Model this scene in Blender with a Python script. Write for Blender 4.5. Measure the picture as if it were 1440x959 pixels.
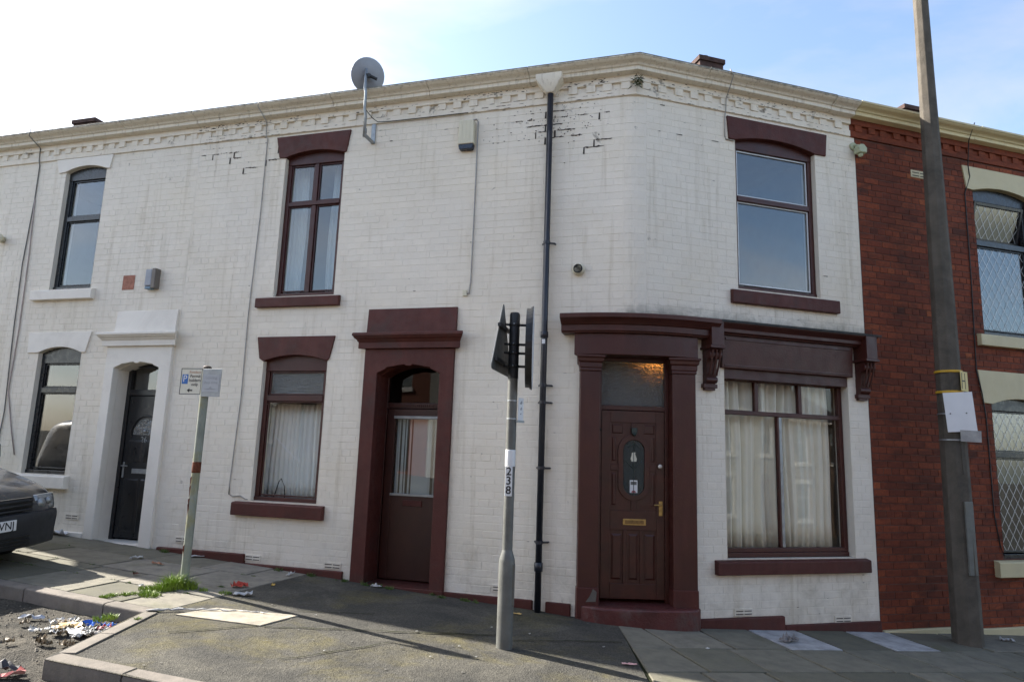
import bpy, bmesh, math, random
from mathutils import Vector, Matrix, noise
R = math.radians
scn = bpy.context.scene
for o in list(bpy.data.objects): bpy.data.objects.remove(o)
COL = scn.collection

# ------------------------------------------------------------------ camera
CAMZ = 1.62
FPX, PITCH, ROLL = 953.5, R(9.576), R(1.923)
fw = Vector((0, math.cos(PITCH), math.sin(PITCH))); up0 = Vector((0, -math.sin(PITCH), math.cos(PITCH))); rt0 = Vector((1, 0, 0))
rt = math.cos(ROLL)*rt0 + math.sin(ROLL)*up0
up = -math.sin(ROLL)*rt0 + math.cos(ROLL)*up0
cam = bpy.data.cameras.new('camera'); camo = bpy.data.objects.new('camera', cam); COL.objects.link(camo)
mw = Matrix.Identity(4)
for i, c in enumerate((rt, up, -fw)):
    for j in range(3): mw[j][i] = c[j]
mw[2][3] = CAMZ
camo.matrix_world = mw
cam.sensor_fit = 'HORIZONTAL'; cam.sensor_width = 36; cam.lens = FPX/1440*36
cam.clip_start = .05; cam.clip_end = 3000
scn.camera = camo
# ------------------------------------------------------------------ sky, sun, exposure
SUN_AZ, SUN_EL = R(-25.0), R(36.5)           # horizontal heading of the shadows, height of the sun
SH = Vector((math.cos(SUN_AZ), math.sin(SUN_AZ), 0))
world = bpy.data.worlds.new('World'); scn.world = world; world.use_nodes = True
nt = world.node_tree; nt.nodes.clear()
wo = nt.nodes.new('ShaderNodeOutputWorld'); bg = nt.nodes.new('ShaderNodeBackground')
sky = nt.nodes.new('ShaderNodeTexSky'); sky.sky_type = 'NISHITA'; sky.sun_disc = False
sky.sun_elevation = SUN_EL
sky.sun_rotation = math.atan2(-SH.x, -SH.y)
sky.air_density = 1.0; sky.dust_density = 1.7; sky.ozone_density = 1.0
tc = nt.nodes.new('ShaderNodeTexCoord')
mp = nt.nodes.new('ShaderNodeMapping'); mp.inputs['Scale'].default_value = (1.0, 2.2, 3.6); mp.inputs['Rotation'].default_value = (.2, .1, 1.3)
cn = nt.nodes.new('ShaderNodeTexNoise'); cn.inputs['Scale'].default_value = 2.3; cn.inputs['Detail'].default_value = 8; cn.inputs['Roughness'].default_value = .55; cn.inputs['Distortion'].default_value = .25
cr = nt.nodes.new('ShaderNodeValToRGB'); cr.color_ramp.elements[0].position = .42; cr.color_ramp.elements[0].color = (.0, .0, .0, 1); cr.color_ramp.elements[1].position = .76; cr.color_ramp.elements[1].color = (.55, .55, .55, 1)
mx = nt.nodes.new('ShaderNodeMix'); mx.data_type = 'RGBA'
bw = nt.nodes.new('ShaderNodeRGBToBW')
cl = nt.nodes.new('ShaderNodeMix'); cl.data_type = 'RGBA'; cl.blend_type = 'MULTIPLY'; cl.inputs[0].default_value = 1; cl.inputs[7].default_value = (1.5, 1.46, 1.42, 1)
L_ = nt.links.new
L_(tc.outputs['Generated'], mp.inputs['Vector']); L_(mp.outputs[0], cn.inputs['Vector']); L_(cn.outputs['Fac'], cr.inputs[0])
L_(sky.outputs[0], bw.inputs[0]); L_(bw.outputs[0], cl.inputs[6])
L_(sky.outputs[0], mx.inputs[6]); L_(cl.outputs[2], mx.inputs[7]); L_(cr.outputs[0], mx.inputs[0])
L_(mx.outputs[2], bg.inputs['Color']); bg.inputs['Strength'].default_value = .1
L_(bg.outputs[0], wo.inputs['Surface'])
sun = bpy.data.lights.new('sun', 'SUN'); sun.energy = 4.8; sun.angle = R(.5); sun.color = (1, .94, .85)
suno = bpy.data.objects.new('sun', sun); COL.objects.link(suno)
sdir = Vector((SH.x*math.cos(SUN_EL), SH.y*math.cos(SUN_EL), -math.sin(SUN_EL)))
suno.rotation_euler = sdir.to_track_quat('-Z', 'Y').to_euler(); suno.location = (-12, 12, 14)
scn.view_settings.view_transform = 'Standard'; scn.view_settings.look = 'None'; scn.view_settings.gamma = 1
scn.view_settings.exposure = 1.84
scn.render.engine = 'CYCLES'
scn.cycles.max_bounces = 8; scn.cycles.transparent_max_bounces = 12; scn.cycles.caustics_reflective = False; scn.cycles.caustics_refractive = False

# ------------------------------------------------------------------ frames and helpers
C = Vector((1.34148, 7.27739, 0)); AW = R(73.64)
dL = Vector((-math.sin(AW), math.cos(AW), 0)); dR = Vector((math.sin(AW), math.cos(AW), 0))
nL = Vector((-math.cos(AW), -math.sin(AW), 0)); nR = Vector((math.cos(AW), -math.sin(AW), 0))
Z = Vector((0, 0, 1))
def frame(o, u, v):
    m = Matrix.Identity(4)
    for i, c in enumerate((u, v, Z)):
        for j in range(3): m[j][i] = c[j]
    for j in range(3): m[j][3] = o[j]
    return m
FL = frame(C, dL, nL)                      # left wall: u = distance from the corner, v outwards
FR = frame(C, -dR, nR)                     # right wall: u = minus the distance from the corner
P1 = C + dL*.6; P2 = C + dR*.7
uD = (P1-P2).normalized(); vD = Vector((-uD.y, uD.x, 0))
if vD.y > 0: vD = -vD
FD = frame((P1+P2)/2, uD, vD)              # chord of the corner door
FW = Matrix.Identity(4)
def gz(x, y): return -.045 - .058*(max(-40, min(40, x))-C.x) + .006*(max(-40, min(40, y))-C.y)
def onL(s, n, dz=0):
    p = C + dL*s + nL*n; p.z = gz(p.x, p.y)+dz; return p
def onR(s, n, dz=0):
    p = C + dR*s + nR*n; p.z = gz(p.x, p.y)+dz; return p
WM = {}
class MB:
    def __init__(s): s.v = []; s.f = []; s.tone = []
    def add(s, vs, fs, tone=None):
        b = len(s.v); s.v += [tuple(x) for x in vs]; s.f += [tuple(b+i for i in f) for f in fs]
        if tone is not None: s.tone += [tone]*len(vs)
        return s
    def box(s, u0, u1, v0, v1, z0, z1, tone=None):
        u0, u1 = min(u0, u1), max(u0, u1); v0, v1 = min(v0, v1), max(v0, v1); z0, z1 = min(z0, z1), max(z0, z1)
        return s.add([(u0,v0,z0),(u1,v0,z0),(u1,v1,z0),(u0,v1,z0),(u0,v0,z1),(u1,v0,z1),(u1,v1,z1),(u0,v1,z1)],
                     [(3,2,1,0),(4,5,6,7),(0,1,5,4),(1,2,6,5),(2,3,7,6),(3,0,4,7)], tone)
    def prism(s, pts, v0, v1):             # polygon in (u, z), extruded along v
        n = len(pts)
        vs = [(p[0], v0, p[1]) for p in pts]+[(p[0], v1, p[1]) for p in pts]
        return s.add(vs, [tuple(range(n)), tuple(range(2*n-1, n-1, -1))]+[(i, (i+1) % n, n+(i+1) % n, n+i) for i in range(n)])
    def sweep(s, prof, path):              # closed profile carried along a list of functions (v, z) -> xyz
        n = len(prof); b = []
        for fn in path: b += [fn(*p) for p in prof]
        fs = []
        for k in range(len(path)-1):
            for i in range(n): fs.append((k*n+i, k*n+(i+1) % n, (k+1)*n+(i+1) % n, (k+1)*n+i))
        fs += [tuple(range(n)), tuple(range(len(b)-1, len(b)-n-1, -1))]
        return s.add(b, fs)
    def extr(s, prof, u0, u1): return s.sweep(prof, [lambda v, z, u=u: (u, v, z) for u in (u0, u1)])
    def tube(s, pts, r, n=8, cap=True):
        pts = [Vector(p) for p in pts]; rs = r if isinstance(r, (list, tuple)) else [r]*len(pts); vs = []; fs = []
        for k, p in enumerate(pts):
            t = (pts[min(k+1, len(pts)-1)]-pts[max(k-1, 0)]).normalized()
            a = t.cross(Vector((0, 0, 1)) if abs(t.z) < .9 else Vector((1, 0, 0))).normalized(); b = t.cross(a)
            for i in range(n):
                q = 2*math.pi*(i+.5)/n; vs.append(p+(a*math.cos(q)+b*math.sin(q))*rs[k])
        for k in range(len(pts)-1):
            for i in range(n): fs.append((k*n+i, k*n+(i+1) % n, (k+1)*n+(i+1) % n, (k+1)*n+i))
        if cap: fs += [tuple(range(n-1, -1, -1)), tuple(range((len(pts)-1)*n, len(pts)*n))]
        return s.add(vs, fs)
    def lathe(s, prof, o=(0, 0, 0), ax=(0, 0, 1), n=20):
        ax = Vector(ax).normalized(); a = ax.cross(Vector((1, 0, 0)) if abs(ax.x) < .9 else Vector((0, 1, 0))).normalized(); b = ax.cross(a); o = Vector(o)
        vs = []; fs = []
        for r, h in prof:
            for i in range(n):
                q = 2*math.pi*i/n; vs.append(o+ax*h+(a*math.cos(q)+b*math.sin(q))*r)
        for k in range(len(prof)-1):
            for i in range(n): fs.append((k*n+i, k*n+(i+1) % n, (k+1)*n+(i+1) % n, (k+1)*n+i))
        if prof[0][0] > 1e-4: fs.append(tuple(range(n-1, -1, -1)))
        if prof[-1][0] > 1e-4: fs.append(tuple(range((len(prof)-1)*n, len(prof)*n)))
        return s.add(vs, fs)
    def mesh(s, name, mat, smooth=False, fix=True):
        me = bpy.data.meshes.new(name); me.from_pydata(s.v, [], s.f)
        if s.tone and len(s.tone) == len(s.v):
            a = me.attributes.new('tone', 'FLOAT', 'POINT'); a.data.foreach_set('value', s.tone)
        if fix:
            bm = bmesh.new(); bm.from_mesh(me); bmesh.ops.recalc_face_normals(bm, faces=bm.faces); bm.to_mesh(me); bm.free()
        if mat: me.materials.append(mat)
        if smooth: me.polygons.foreach_set('use_smooth', [True]*len(me.polygons))
        return me
def link(o, parent, mw):
    COL.objects.link(o); WM[o.name] = mw
    if parent is not None:
        o.parent = parent; o.matrix_basis = WM[parent.name].inverted() @ mw
    else: o.matrix_basis = mw
    return o
def mk(name, mb, mat, parent=None, fr=FW, bevel=0, smooth=False, seg=2, fix=True):
    me = mb.mesh(name, mat, smooth, fix) if isinstance(mb, MB) else mb
    o = link(bpy.data.objects.new(name, me), parent, fr)
    if bevel:
        m = o.modifiers.new('bevel', 'BEVEL'); m.width = bevel; m.segments = seg; m.limit_method = 'ANGLE'; m.angle_limit = R(35)
        me.polygons.foreach_set('use_smooth', [True]*len(me.polygons)); m.harden_normals = True
    return o
def tag(o, label=None, cat=None, group=None, kind=None):
    if label: o['label'] = label
    if cat: o['category'] = cat
    if group: o['group'] = group
    if kind: o['kind'] = kind
    return o
def empty(name, loc, label=None, cat=None, group=None, rot=None):
    o = bpy.data.objects.new(name, None); o.empty_display_size = .2
    m = Matrix.Translation(loc)
    if rot is not None: m = m @ rot
    link(o, None, m); return tag(o, label, cat, group)
def arch(u0, u1, zs, zc, n=12):            # from u1 to u0 over the crown
    return [(u1+(u0-u1)*i/n, zs+(zc-zs)*(1-(2*i/n-1)**2)) for i in range(n+1)]
def text_mb(txt, size, v=0, ox=0, oz=0, depth=.001, align='CENTER', sx=1, bold=0):
    cu = bpy.data.curves.new('t', 'FONT'); cu.body = txt; cu.size = size; cu.align_x = align; cu.align_y = 'CENTER'; cu.extrude = depth; cu.resolution_u = 3; cu.offset = bold
    ob = bpy.data.objects.new('t', cu); COL.objects.link(ob)
    dg = bpy.context.evaluated_depsgraph_get(); me = bpy.data.meshes.new_from_object(ob.evaluated_get(dg))
    mb = MB(); mb.add([(-(p.co.x*sx+ox), v+p.co.z, p.co.y+oz) for p in me.vertices], [tuple(p.vertices) for p in me.polygons])
    bpy.data.objects.remove(ob); bpy.data.meshes.remove(me); bpy.data.curves.remove(cu); return mb

# ------------------------------------------------------------------ materials
def nodes(name):
    m = bpy.data.materials.new(name); m.use_nodes = True; t = m.node_tree; b = t.nodes['Principled BSDF']; return m, t, b
def N(t, typ, **kw):
    n = t.nodes.new(typ)
    for k, v in kw.items():
        if k in n.inputs: n.inputs[k].default_value = v
        else: setattr(n, k, v)
    return n
def pos(t, scale=None):
    g = t.nodes.new('ShaderNodeNewGeometry')
    if scale is None: return g.outputs['Position']
    m = t.nodes.new('ShaderNodeMapping'); m.inputs['Scale'].default_value = scale; t.links.new(g.outputs['Position'], m.inputs['Vector']); return m.outputs[0]
def noise_tex(t, scale, detail=4, rough=.55, vec=None, dist=0):
    n = N(t, 'ShaderNodeTexNoise', Scale=scale, Detail=detail, Roughness=rough, Distortion=dist)
    t.links.new(vec or pos(t), n.inputs['Vector']); return n.outputs['Fac']
def ramp(t, fac, stops):
    r = t.nodes.new('ShaderNodeValToRGB'); e = r.color_ramp.elements
    while len(e) < len(stops): e.new(.5)
    for x, (p, c) in zip(e, stops): x.position = p; x.color = (*c, 1) if len(c) == 3 else c
    t.links.new(fac, r.inputs[0]); return r.outputs[0]
def g3(x): return (x, x, x)
def mixc(t, fac, a, b, blend='MIX'):
    m = t.nodes.new('ShaderNodeMix'); m.data_type = 'RGBA'; m.blend_type = blend
    for s, x in ((0, fac), (6, a), (7, b)):
        if isinstance(x, (int, float)): m.inputs[s].default_value = x
        elif isinstance(x, tuple): m.inputs[s].default_value = (*x, 1)
        else: t.links.new(x, m.inputs[s])
    return m.outputs[2]
def bump(t, b, fac, dist=.003, strength=1):
    n = N(t, 'ShaderNodeBump', Strength=strength, Distance=dist); t.links.new(fac, n.inputs['Height']); t.links.new(n.outputs[0], b.inputs['Normal'])
def add_(t, a, b, k=1.0):
    m = t.nodes.new('ShaderNodeMath'); m.operation = 'MULTIPLY_ADD'; t.links.new(b, m.inputs[0]); m.inputs[1].default_value = k; t.links.new(a, m.inputs[2]); return m.outputs[0]
def simple(name, col, rough=.6, var=.2, scale=5, bs=90, bd=.001, spec=.4, metal=0, coat=0, dirt_or_glare=None, dirt_or_glare_amt=.5, wear=None):
    m, t, b = nodes(name)
    f = noise_tex(t, scale, 6, .6)
    c = ramp(t, f, [(.3, tuple(x*(1-var) for x in col)), (.7, tuple(min(1, x*(1+var)) for x in col))])
    if dirt_or_glare:
        d = ramp(t, noise_tex(t, scale*.6, 8, .7, dist=.5), [(.52, g3(0)), (.72, g3(dirt_or_glare_amt))]); c = mixc(t, d, c, dirt_or_glare)
    if wear:
        c = mixc(t, ramp(t, noise_tex(t, 1.3, 5, .6, pos(t, (5, 5, .5))), [(.5, g3(0)), (.72, g3(.35))]), c, tuple(min(1, x*1.7+.006) for x in col))
        c = mixc(t, ramp(t, noise_tex(t, 34, 5, .7, dist=.3), [(.69, g3(0)), (.73, g3(.8))]), c, wear)
    t.links.new(c, b.inputs['Base Color'])
    rr = ramp(t, noise_tex(t, scale*3, 4), [(.3, g3(max(.05, rough-.1))), (.7, g3(min(1, rough+.1)))]); t.links.new(rr, b.inputs['Roughness'])
    b.inputs['Metallic'].default_value = metal; b.inputs['Specular IOR Level'].default_value = spec; b.inputs['Coat Weight'].default_value = coat
    if bd: bump(t, b, noise_tex(t, bs, 5, .6), bd)
    return m
def wall_paint(name, base=(.81, .75, .645), cream=(.77, .69, .55)):
    m, t, b = nodes(name)
    c = mixc(t, ramp(t, noise_tex(t, .8, 5, .6), [(.4, g3(0)), (.68, g3(.65))]), base, cream)
    at = N(t, 'ShaderNodeAttribute', attribute_name='tone')
    c = mixc(t, 1, c, ramp(t, at.outputs['Fac'], [(0, g3(.955)), (1, g3(1.0))]), 'MULTIPLY')
    c = mixc(t, ramp(t, noise_tex(t, .45, 3, .5, dist=.8), [(.50, g3(0)), (.53, g3(.35))]), c, tuple(x*.90 for x in base))
    c = mixc(t, ramp(t, noise_tex(t, 2.6, 7, .7, dist=.7), [(.5, g3(0)), (.75, g3(.3))]), c, (.58, .51, .40))
    gq = N(t, 'ShaderNodeSeparateXYZ'); t.links.new(pos(t), gq.inputs[0])
    gd = N(t, 'ShaderNodeMapRange', **{'From Min': .95, 'From Max': .0, 'To Max': .22}); t.links.new(gq.outputs[2], gd.inputs[0])
    c = mixc(t, ramp(t, add_(t, noise_tex(t, 4, 8, .7, dist=.4), gd.outputs[0]), [(.62, g3(0)), (.85, g3(.45))]), c, (.38, .33, .25))
    # drip streaks, soot specks, flaked edges
    st = ramp(t, noise_tex(t, 1, 6, .62, pos(t, (9, 9, .55))), [(.54, g3(0)), (.72, g3(.42))]); c = mixc(t, st, c, (.46, .39, .27))
    gx = N(t, 'ShaderNodeSeparateXYZ'); t.links.new(pos(t), gx.inputs[0])
    hz = N(t, 'ShaderNodeMapRange', **{'From Min': 5.2, 'From Max': 6.1}); t.links.new(gx.outputs[2], hz.inputs[0])
    gr = noise_tex(t, 5, 8, .7, dist=.4)
    mu = t.nodes.new('ShaderNodeMath'); mu.operation = 'MULTIPLY_ADD'; t.links.new(hz.outputs[0], mu.inputs[0]); mu.inputs[1].default_value = .09; t.links.new(gr, mu.inputs[2])
    c = mixc(t, ramp(t, mu.outputs[0], [(.675, g3(0)), (.74, g3(.7))]), c, (.12, .11, .09))
    sz = N(t, 'ShaderNodeMapRange', **{'From Min': 3.52, 'From Max': 3.2}); t.links.new(gx.outputs[2], sz.inputs[0])
    lo = N(t, 'ShaderNodeMapRange', **{'From Min': 3.0, 'From Max': 3.15}); t.links.new(gx.outputs[2], lo.inputs[0])
    xx = N(t, 'ShaderNodeMapRange', **{'From Min': .7, 'From Max': 1.3}); t.links.new(gx.outputs[0], xx.inputs[0])
    def mul_(a_, b_):
        q = t.nodes.new('ShaderNodeMath'); q.operation = 'MULTIPLY'; t.links.new(a_, q.inputs[0]); t.links.new(b_, q.inputs[1]); return q.outputs[0]
    mk_ = mul_(mul_(sz.outputs[0], lo.outputs[0]), xx.outputs[0])
    c = mixc(t, ramp(t, mul_(mk_, noise_tex(t, 3.5, 7, .7, dist=.5)), [(.26, g3(0)), (.52, g3(.6))]), c, (.13, .125, .09))
    c = mixc(t, ramp(t, noise_tex(t, 55, 3, .6), [(.70, g3(0)), (.76, g3(.35))]), c, (.30, .26, .22))
    t.links.new(c, b.inputs['Base Color']); b.inputs['Roughness'].default_value = .62; b.inputs['Specular IOR Level'].default_value = .3
    bump(t, b, add_(t, add_(t, noise_tex(t, 38, 4, .6), noise_tex(t, 170, 3), .4), noise_tex(t, 9, 4, .6), .5), .004, .7)
    return m
def red_brick(name):
    m, t, b = nodes(name)
    at = N(t, 'ShaderNodeAttribute', attribute_name='tone')
    c = ramp(t, at.outputs['Fac'], [(0, (.055, .024, .017)), (.22, (.14, .038, .021)), (.5, (.215, .053, .025)), (.8, (.27, .068, .029)), (1, (.38, .11, .04))])
    c = mixc(t, ramp(t, noise_tex(t, 30, 6, .65), [(.35, g3(.45)), (.65, g3(0))]), c, (.06, .02, .015))
    soot = ramp(t, noise_tex(t, 1.6, 7, .68, pos(t, (1.2, 1.2, 4.5)), .8), [(.48, g3(0)), (.64, g3(.6))]); c = mixc(t, soot, c, (.04, .02, .015))
    t.links.new(c, b.inputs['Base Color']); b.inputs['Roughness'].default_value = .8; b.inputs['Specular IOR Level'].default_value = .2
    bump(t, b, noise_tex(t, 120, 5, .65), .003, .9); return m
def slab_mat(name, stops, rough=.85, moss=.5):
    m, t, b = nodes(name)
    at = N(t, 'ShaderNodeAttribute', attribute_name='tone'); c = ramp(t, at.outputs['Fac'], stops)
    c = mixc(t, ramp(t, noise_tex(t, 7, 7, .65), [(.4, g3(0)), (.65, g3(.45))]), c, (.07, .068, .06))
    c = mixc(t, ramp(t, noise_tex(t, 2.3, 6, .62, dist=.4), [(.54, g3(0)), (.72, g3(moss))]), c, (.085, .088, .04))
    c = mixc(t, ramp(t, noise_tex(t, 140, 2), [(.60, g3(0)), (.68, g3(.3))]), c, (.24, .23, .21))
    t.links.new(c, b.inputs['Base Color']); b.inputs['Roughness'].default_value = rough; b.inputs['Specular IOR Level'].default_value = .25
    bump(t, b, add_(t, noise_tex(t, 60, 5, .6), noise_tex(t, 9, 4), 2), .004, .8); return m
def tarmac(name, lo, hi, moss, moss_amt, spk=.5, dist=.006):
    m, t, b = nodes(name)
    c = ramp(t, noise_tex(t, 1.7, 7, .62, dist=.5), [(.32, lo), (.68, hi)])
    c = mixc(t, ramp(t, noise_tex(t, 1.1, 8, .7, dist=.3), [(.5, g3(0)), (.68, g3(moss_amt))]), c, moss)
    c = mixc(t, ramp(t, noise_tex(t, .9, 3, .5, dist=1.2), [(.49, g3(0)), (.52, g3(.4))]), c, lo)
    v = N(t, 'ShaderNodeTexVoronoi', Scale=95); t.links.new(pos(t), v.inputs['Vector'])
    c = mixc(t, spk, c, mixc(t, 1, c, ramp(t, v.outputs['Color'], [(.2, g3(.5)), (.8, g3(1.7))]), 'MULTIPLY'))
    c = mixc(t, ramp(t, noise_tex(t, 220, 2), [(.63, g3(0)), (.70, g3(.4))]), c, (.2, .19, .17))
    t.links.new(c, b.inputs['Base Color']); b.inputs['Roughness'].default_value = .9; b.inputs['Specular IOR Level'].default_value = .2
    bump(t, b, add_(t, add_(t, v.outputs['Distance'], noise_tex(t, 45, 6, .7), 1.5), noise_tex(t, 5, 5), 5), dist, .9); return m
def glass(name, tint=(.86, .89, .89), refl=1.0, wav=.0002, extra=.03, mul=1.3):
    m = bpy.data.materials.new(name); m.use_nodes = True; t = m.node_tree; t.nodes.clear()
    o = t.nodes.new('ShaderNodeOutputMaterial'); tr = N(t, 'ShaderNodeBsdfTransparent'); tr.inputs[0].default_value = (*tint, 1)
    gl = N(t, 'ShaderNodeBsdfGlossy', Roughness=.015); gl.inputs[0].default_value = (refl, refl, refl, 1)
    ge = t.nodes.new('ShaderNodeNewGeometry'); dt = t.nodes.new('ShaderNodeVectorMath'); dt.operation = 'DOT_PRODUCT'
    t.links.new(ge.outputs['Incoming'], dt.inputs[0]); t.links.new(ge.outputs['Normal'], dt.inputs[1])
    def mth(op, a, b=None, c=None):
        q = t.nodes.new('ShaderNodeMath'); q.operation = op
        for i, x in enumerate((a, b, c)):
            if x is None: continue
            if isinstance(x, (int, float)): q.inputs[i].default_value = x
            else: t.links.new(x, q.inputs[i])
        return q.outputs[0]
    sch = mth('MULTIPLY_ADD', mth('POWER', mth('SUBTRACT', 1.0, mth('ABSOLUTE', dt.outputs['Value'])), 5.0), .96, .04)     # Schlick, the same from both sides
    ma = t.nodes.new('ShaderNodeMath'); ma.operation = 'MULTIPLY_ADD'; ma.inputs[1].default_value = mul; ma.inputs[2].default_value = extra; ma.use_clamp = True
    t.links.new(sch, ma.inputs[0])
    bp = N(t, 'ShaderNodeBump', Distance=wav, Strength=.6); t.links.new(noise_tex(t, 2.2, 2), bp.inputs['Height'])
    t.links.new(bp.outputs[0], gl.inputs['Normal'])
    mx_ = t.nodes.new('ShaderNodeMixShader'); t.links.new(ma.outputs[0], mx_.inputs[0]); t.links.new(tr.outputs[0], mx_.inputs[1]); t.links.new(gl.outputs[0], mx_.inputs[2]); t.links.new(mx_.outputs[0], o.inputs[0]); return m
def frosted(name, col=(.62, .66, .64), scale=40, dist=.02, stretch=(1, 1, 1)):
    m, t, b = nodes(name)
    b.inputs['Base Color'].default_value = (*col, 1); b.inputs['Transmission Weight'].default_value = .82; b.inputs['Roughness'].default_value = .18; b.inputs['IOR'].default_value = 1.3
    bump(t, b, noise_tex(t, scale, 3, .5, pos(t, stretch)), dist, 1); return m
def emit(name, col, s):
    m, t, b = nodes(name); b.inputs['Emission Color'].default_value = (*col, 1); b.inputs['Emission Strength'].default_value = s; return m

M_white = wall_paint('white_masonry_paint')
M_joint = simple('bare_black_mortar', (.05, .044, .038), .95, .6, 18, 200, .002, dirt_or_glare=(.16, .10, .075), dirt_or_glare_amt=.8)
M_mortarW = wall_paint('painted_mortar', (.79, .735, .64), (.76, .68, .54))
M_trimW = simple('white_stone_paint', (.77, .725, .645), .55, .05, 2.5, 60, .002, dirt_or_glare=(.40, .36, .30), dirt_or_glare_amt=.3)
def cornice_mat(name, col, amt=1.0):
    m, t, b = nodes(name)
    c = ramp(t, noise_tex(t, 3, 6, .6), [(.3, tuple(x*.9 for x in col)), (.7, col)])
    st = ramp(t, noise_tex(t, 1, 6, .7, pos(t, (26, 26, 1.2))), [(.52, g3(0)), (.70, g3(.5*amt))]); c = mixc(t, st, c, (.27, .21, .14))
    c = mixc(t, ramp(t, noise_tex(t, 6, 8, .72, dist=.6), [(.63, g3(0)), (.72, g3(.8*amt))]), c, (.09, .075, .055))
    gx = N(t, 'ShaderNodeSeparateXYZ'); t.links.new(pos(t), gx.inputs[0])
    mu = t.nodes.new('ShaderNodeMath'); mu.operation = 'MULTIPLY_ADD'; t.links.new(noise_tex(t, 14, 6, .7), mu.inputs[0]); mu.inputs[1].default_value = .05; t.links.new(gx.outputs[2], mu.inputs[2])
    mr = N(t, 'ShaderNodeMapRange', **{'From Min': 6.168, 'From Max': 6.188}); t.links.new(mu.outputs[0], mr.inputs[0])
    c = mixc(t, ramp(t, mr.outputs[0], [(0, g3(0)), (1, g3(.85*amt))]), c, (.055, .055, .035))
    t.links.new(c, b.inputs['Base Color']); b.inputs['Roughness'].default_value = .65; b.inputs['Specular IOR Level'].default_value = .3
    bump(t, b, noise_tex(t, 60, 5, .6), .003); return m
M_corniceW = cornice_mat('weathered_cornice_paint', (.80, .745, .63)); M_corniceC = cornice_mat('cream_cornice_paint', (.72, .63, .38), .3)
M_maroon = simple('maroon_gloss_paint', (.053, .0122, .0085), .42, .16, 3, 50, .0016, .45, dirt_or_glare=(.035, .015, .013), dirt_or_glare_amt=.5, wear=(.16, .11, .10))
M_maroonS = simple('maroon_stone_paint', (.074, .0185, .0135), .6, .18, 4, 55, .003, .35, dirt_or_glare=(.045, .03, .026), dirt_or_glare_amt=.6, wear=(.20, .15, .13))
M_doorwood = simple('red_brown_door_paint', (.048, .0098, .0064), .38, .3, 6, 70, .001, .5, dirt_or_glare=(.028, .012, .011), dirt_or_glare_amt=.6)
M_doorShade = simple('maroon_door_painted_shade', (.036, .0095, .0068), .4, .2, 5, 60, .001, .45)  # maroon door colour darkened to paint in the shade of the recess
M_cream = simple('cream_stone_paint', (.56, .49, .30), .55, .06, 3, 60, .002, dirt_or_glare=(.35, .30, .2), dirt_or_glare_amt=.3)
M_brick = red_brick('red_brick')
M_mortarR = simple('sooty_mortar', (.11, .055, .042), .95, .35, 6, 150, .003)
M_chim = simple('sooty_chimney_brick', (.06, .034, .028), .9, .4, 9, 60, .006)
M_black = simple('black_paint', (.012, .013, .015), .35, .3, 5, 90, .0005, .5)
M_upvc = simple('black_window_plastic', (.014, .016, .019), .3, .2, 5, 0, 0, .5)
M_pipe = simple('downpipe_black_paint', (.013, .016, .024), .38, .3, 4, 80, .0008, .5, dirt_or_glare=(.06, .055, .05), dirt_or_glare_amt=.4)
M_slate = simple('roof_slate', (.06, .062, .07), .7, .3, 6, 60, .003)
M_glass = glass('window_glass'); M_glassS = glass('thin_single_glass', (.97, .98, .97), 1, .0004, 0, .5); M_glassF = glass('fanlight_glass', (.35, .37, .38), 1, .0002, 0, .6); M_glassD = glass('dark_window_glass', (.55, .58, .60), 1, .0002, .06)
M_frost = frosted('frosted_glass', (.72, .74, .70), 42, .03); M_ripple = frosted('rippled_glass', (.8, .82, .78), 26, .03, (.35, .35, 1.6))
M_ovalglass = frosted('leaded_oval_glass', (.20, .25, .24), 120, .006)
M_lead = simple('lead_strip', (.55, .56, .56), .45, .1, 9, 0, 0, .4, .3)
M_curtain = simple('cream_curtain', (.80, .75, .64), .9, .06, 3, 300, .001, .1)
M_net = simple('white_net_curtain', (.72, .73, .72), .9, .06, 3, 300, .001, .1)
M_blind = simple('white_blind', (.7, .72, .71), .7, .06, 4, 0, 0, .2)
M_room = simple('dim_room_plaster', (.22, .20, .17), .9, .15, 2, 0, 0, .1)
M_brass = simple('tarnished_brass', (.42, .29, .11), .4, .25, 30, 60, .0006, .5, .85)
M_iron = simple('dark_cast_iron', (.045, .06, .055), .5, .3, 20, 60, .001, .5, .6)
M_galv = simple('galvanised_steel', (.30, .32, .33), .45, .15, 12, 80, .0005, .5, .7, dirt_or_glare=(.12, .09, .06), dirt_or_glare_amt=.4)
M_galvpaint = simple('grey_pole_paint', (.115, .117, .108), .5, .22, 8, 70, .001, .4, dirt_or_glare=(.11, .10, .07), dirt_or_glare_amt=.55)
M_darkmetal = simple('black_sign_back', (.022, .023, .024), .5, .25, 8, 60, .0008, .4)
M_signgrey = simple('grey_sign_back', (.10, .105, .10), .5, .2, 6, 60, .0006, .4)
M_signwhite = simple('white_sign_face', (.68, .69, .70), .4, .04, 6, 0, 0, .4)
M_signcream = simple('yellowed_sign_face', (.66, .63, .52), .45, .08, 20, 0, 0, .4)
M_blue = simple('parking_blue', (.03, .14, .42), .4, .1, 10, 0, 0, .4)
M_ink = simple('black_lettering', (.015, .015, .015), .5, .1, 10, 0, 0, .3)
M_fade = simple('faded_grey_lettering', (.30, .31, .32), .5, .1, 10, 0, 0, .3)
M_fadered = simple('faded_red_lettering', (.55, .33, .22), .5, .1, 10, 0, 0, .3)
M_rust = simple('rust', (.13, .045, .025), .85, .4, 25, 90, .002, .2)
M_post = simple('mossy_grey_post', (.23, .25, .21), .6, .2, 5, 60, .001, .3, dirt_or_glare=(.25, .22, .06), dirt_or_glare_amt=.7)
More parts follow.
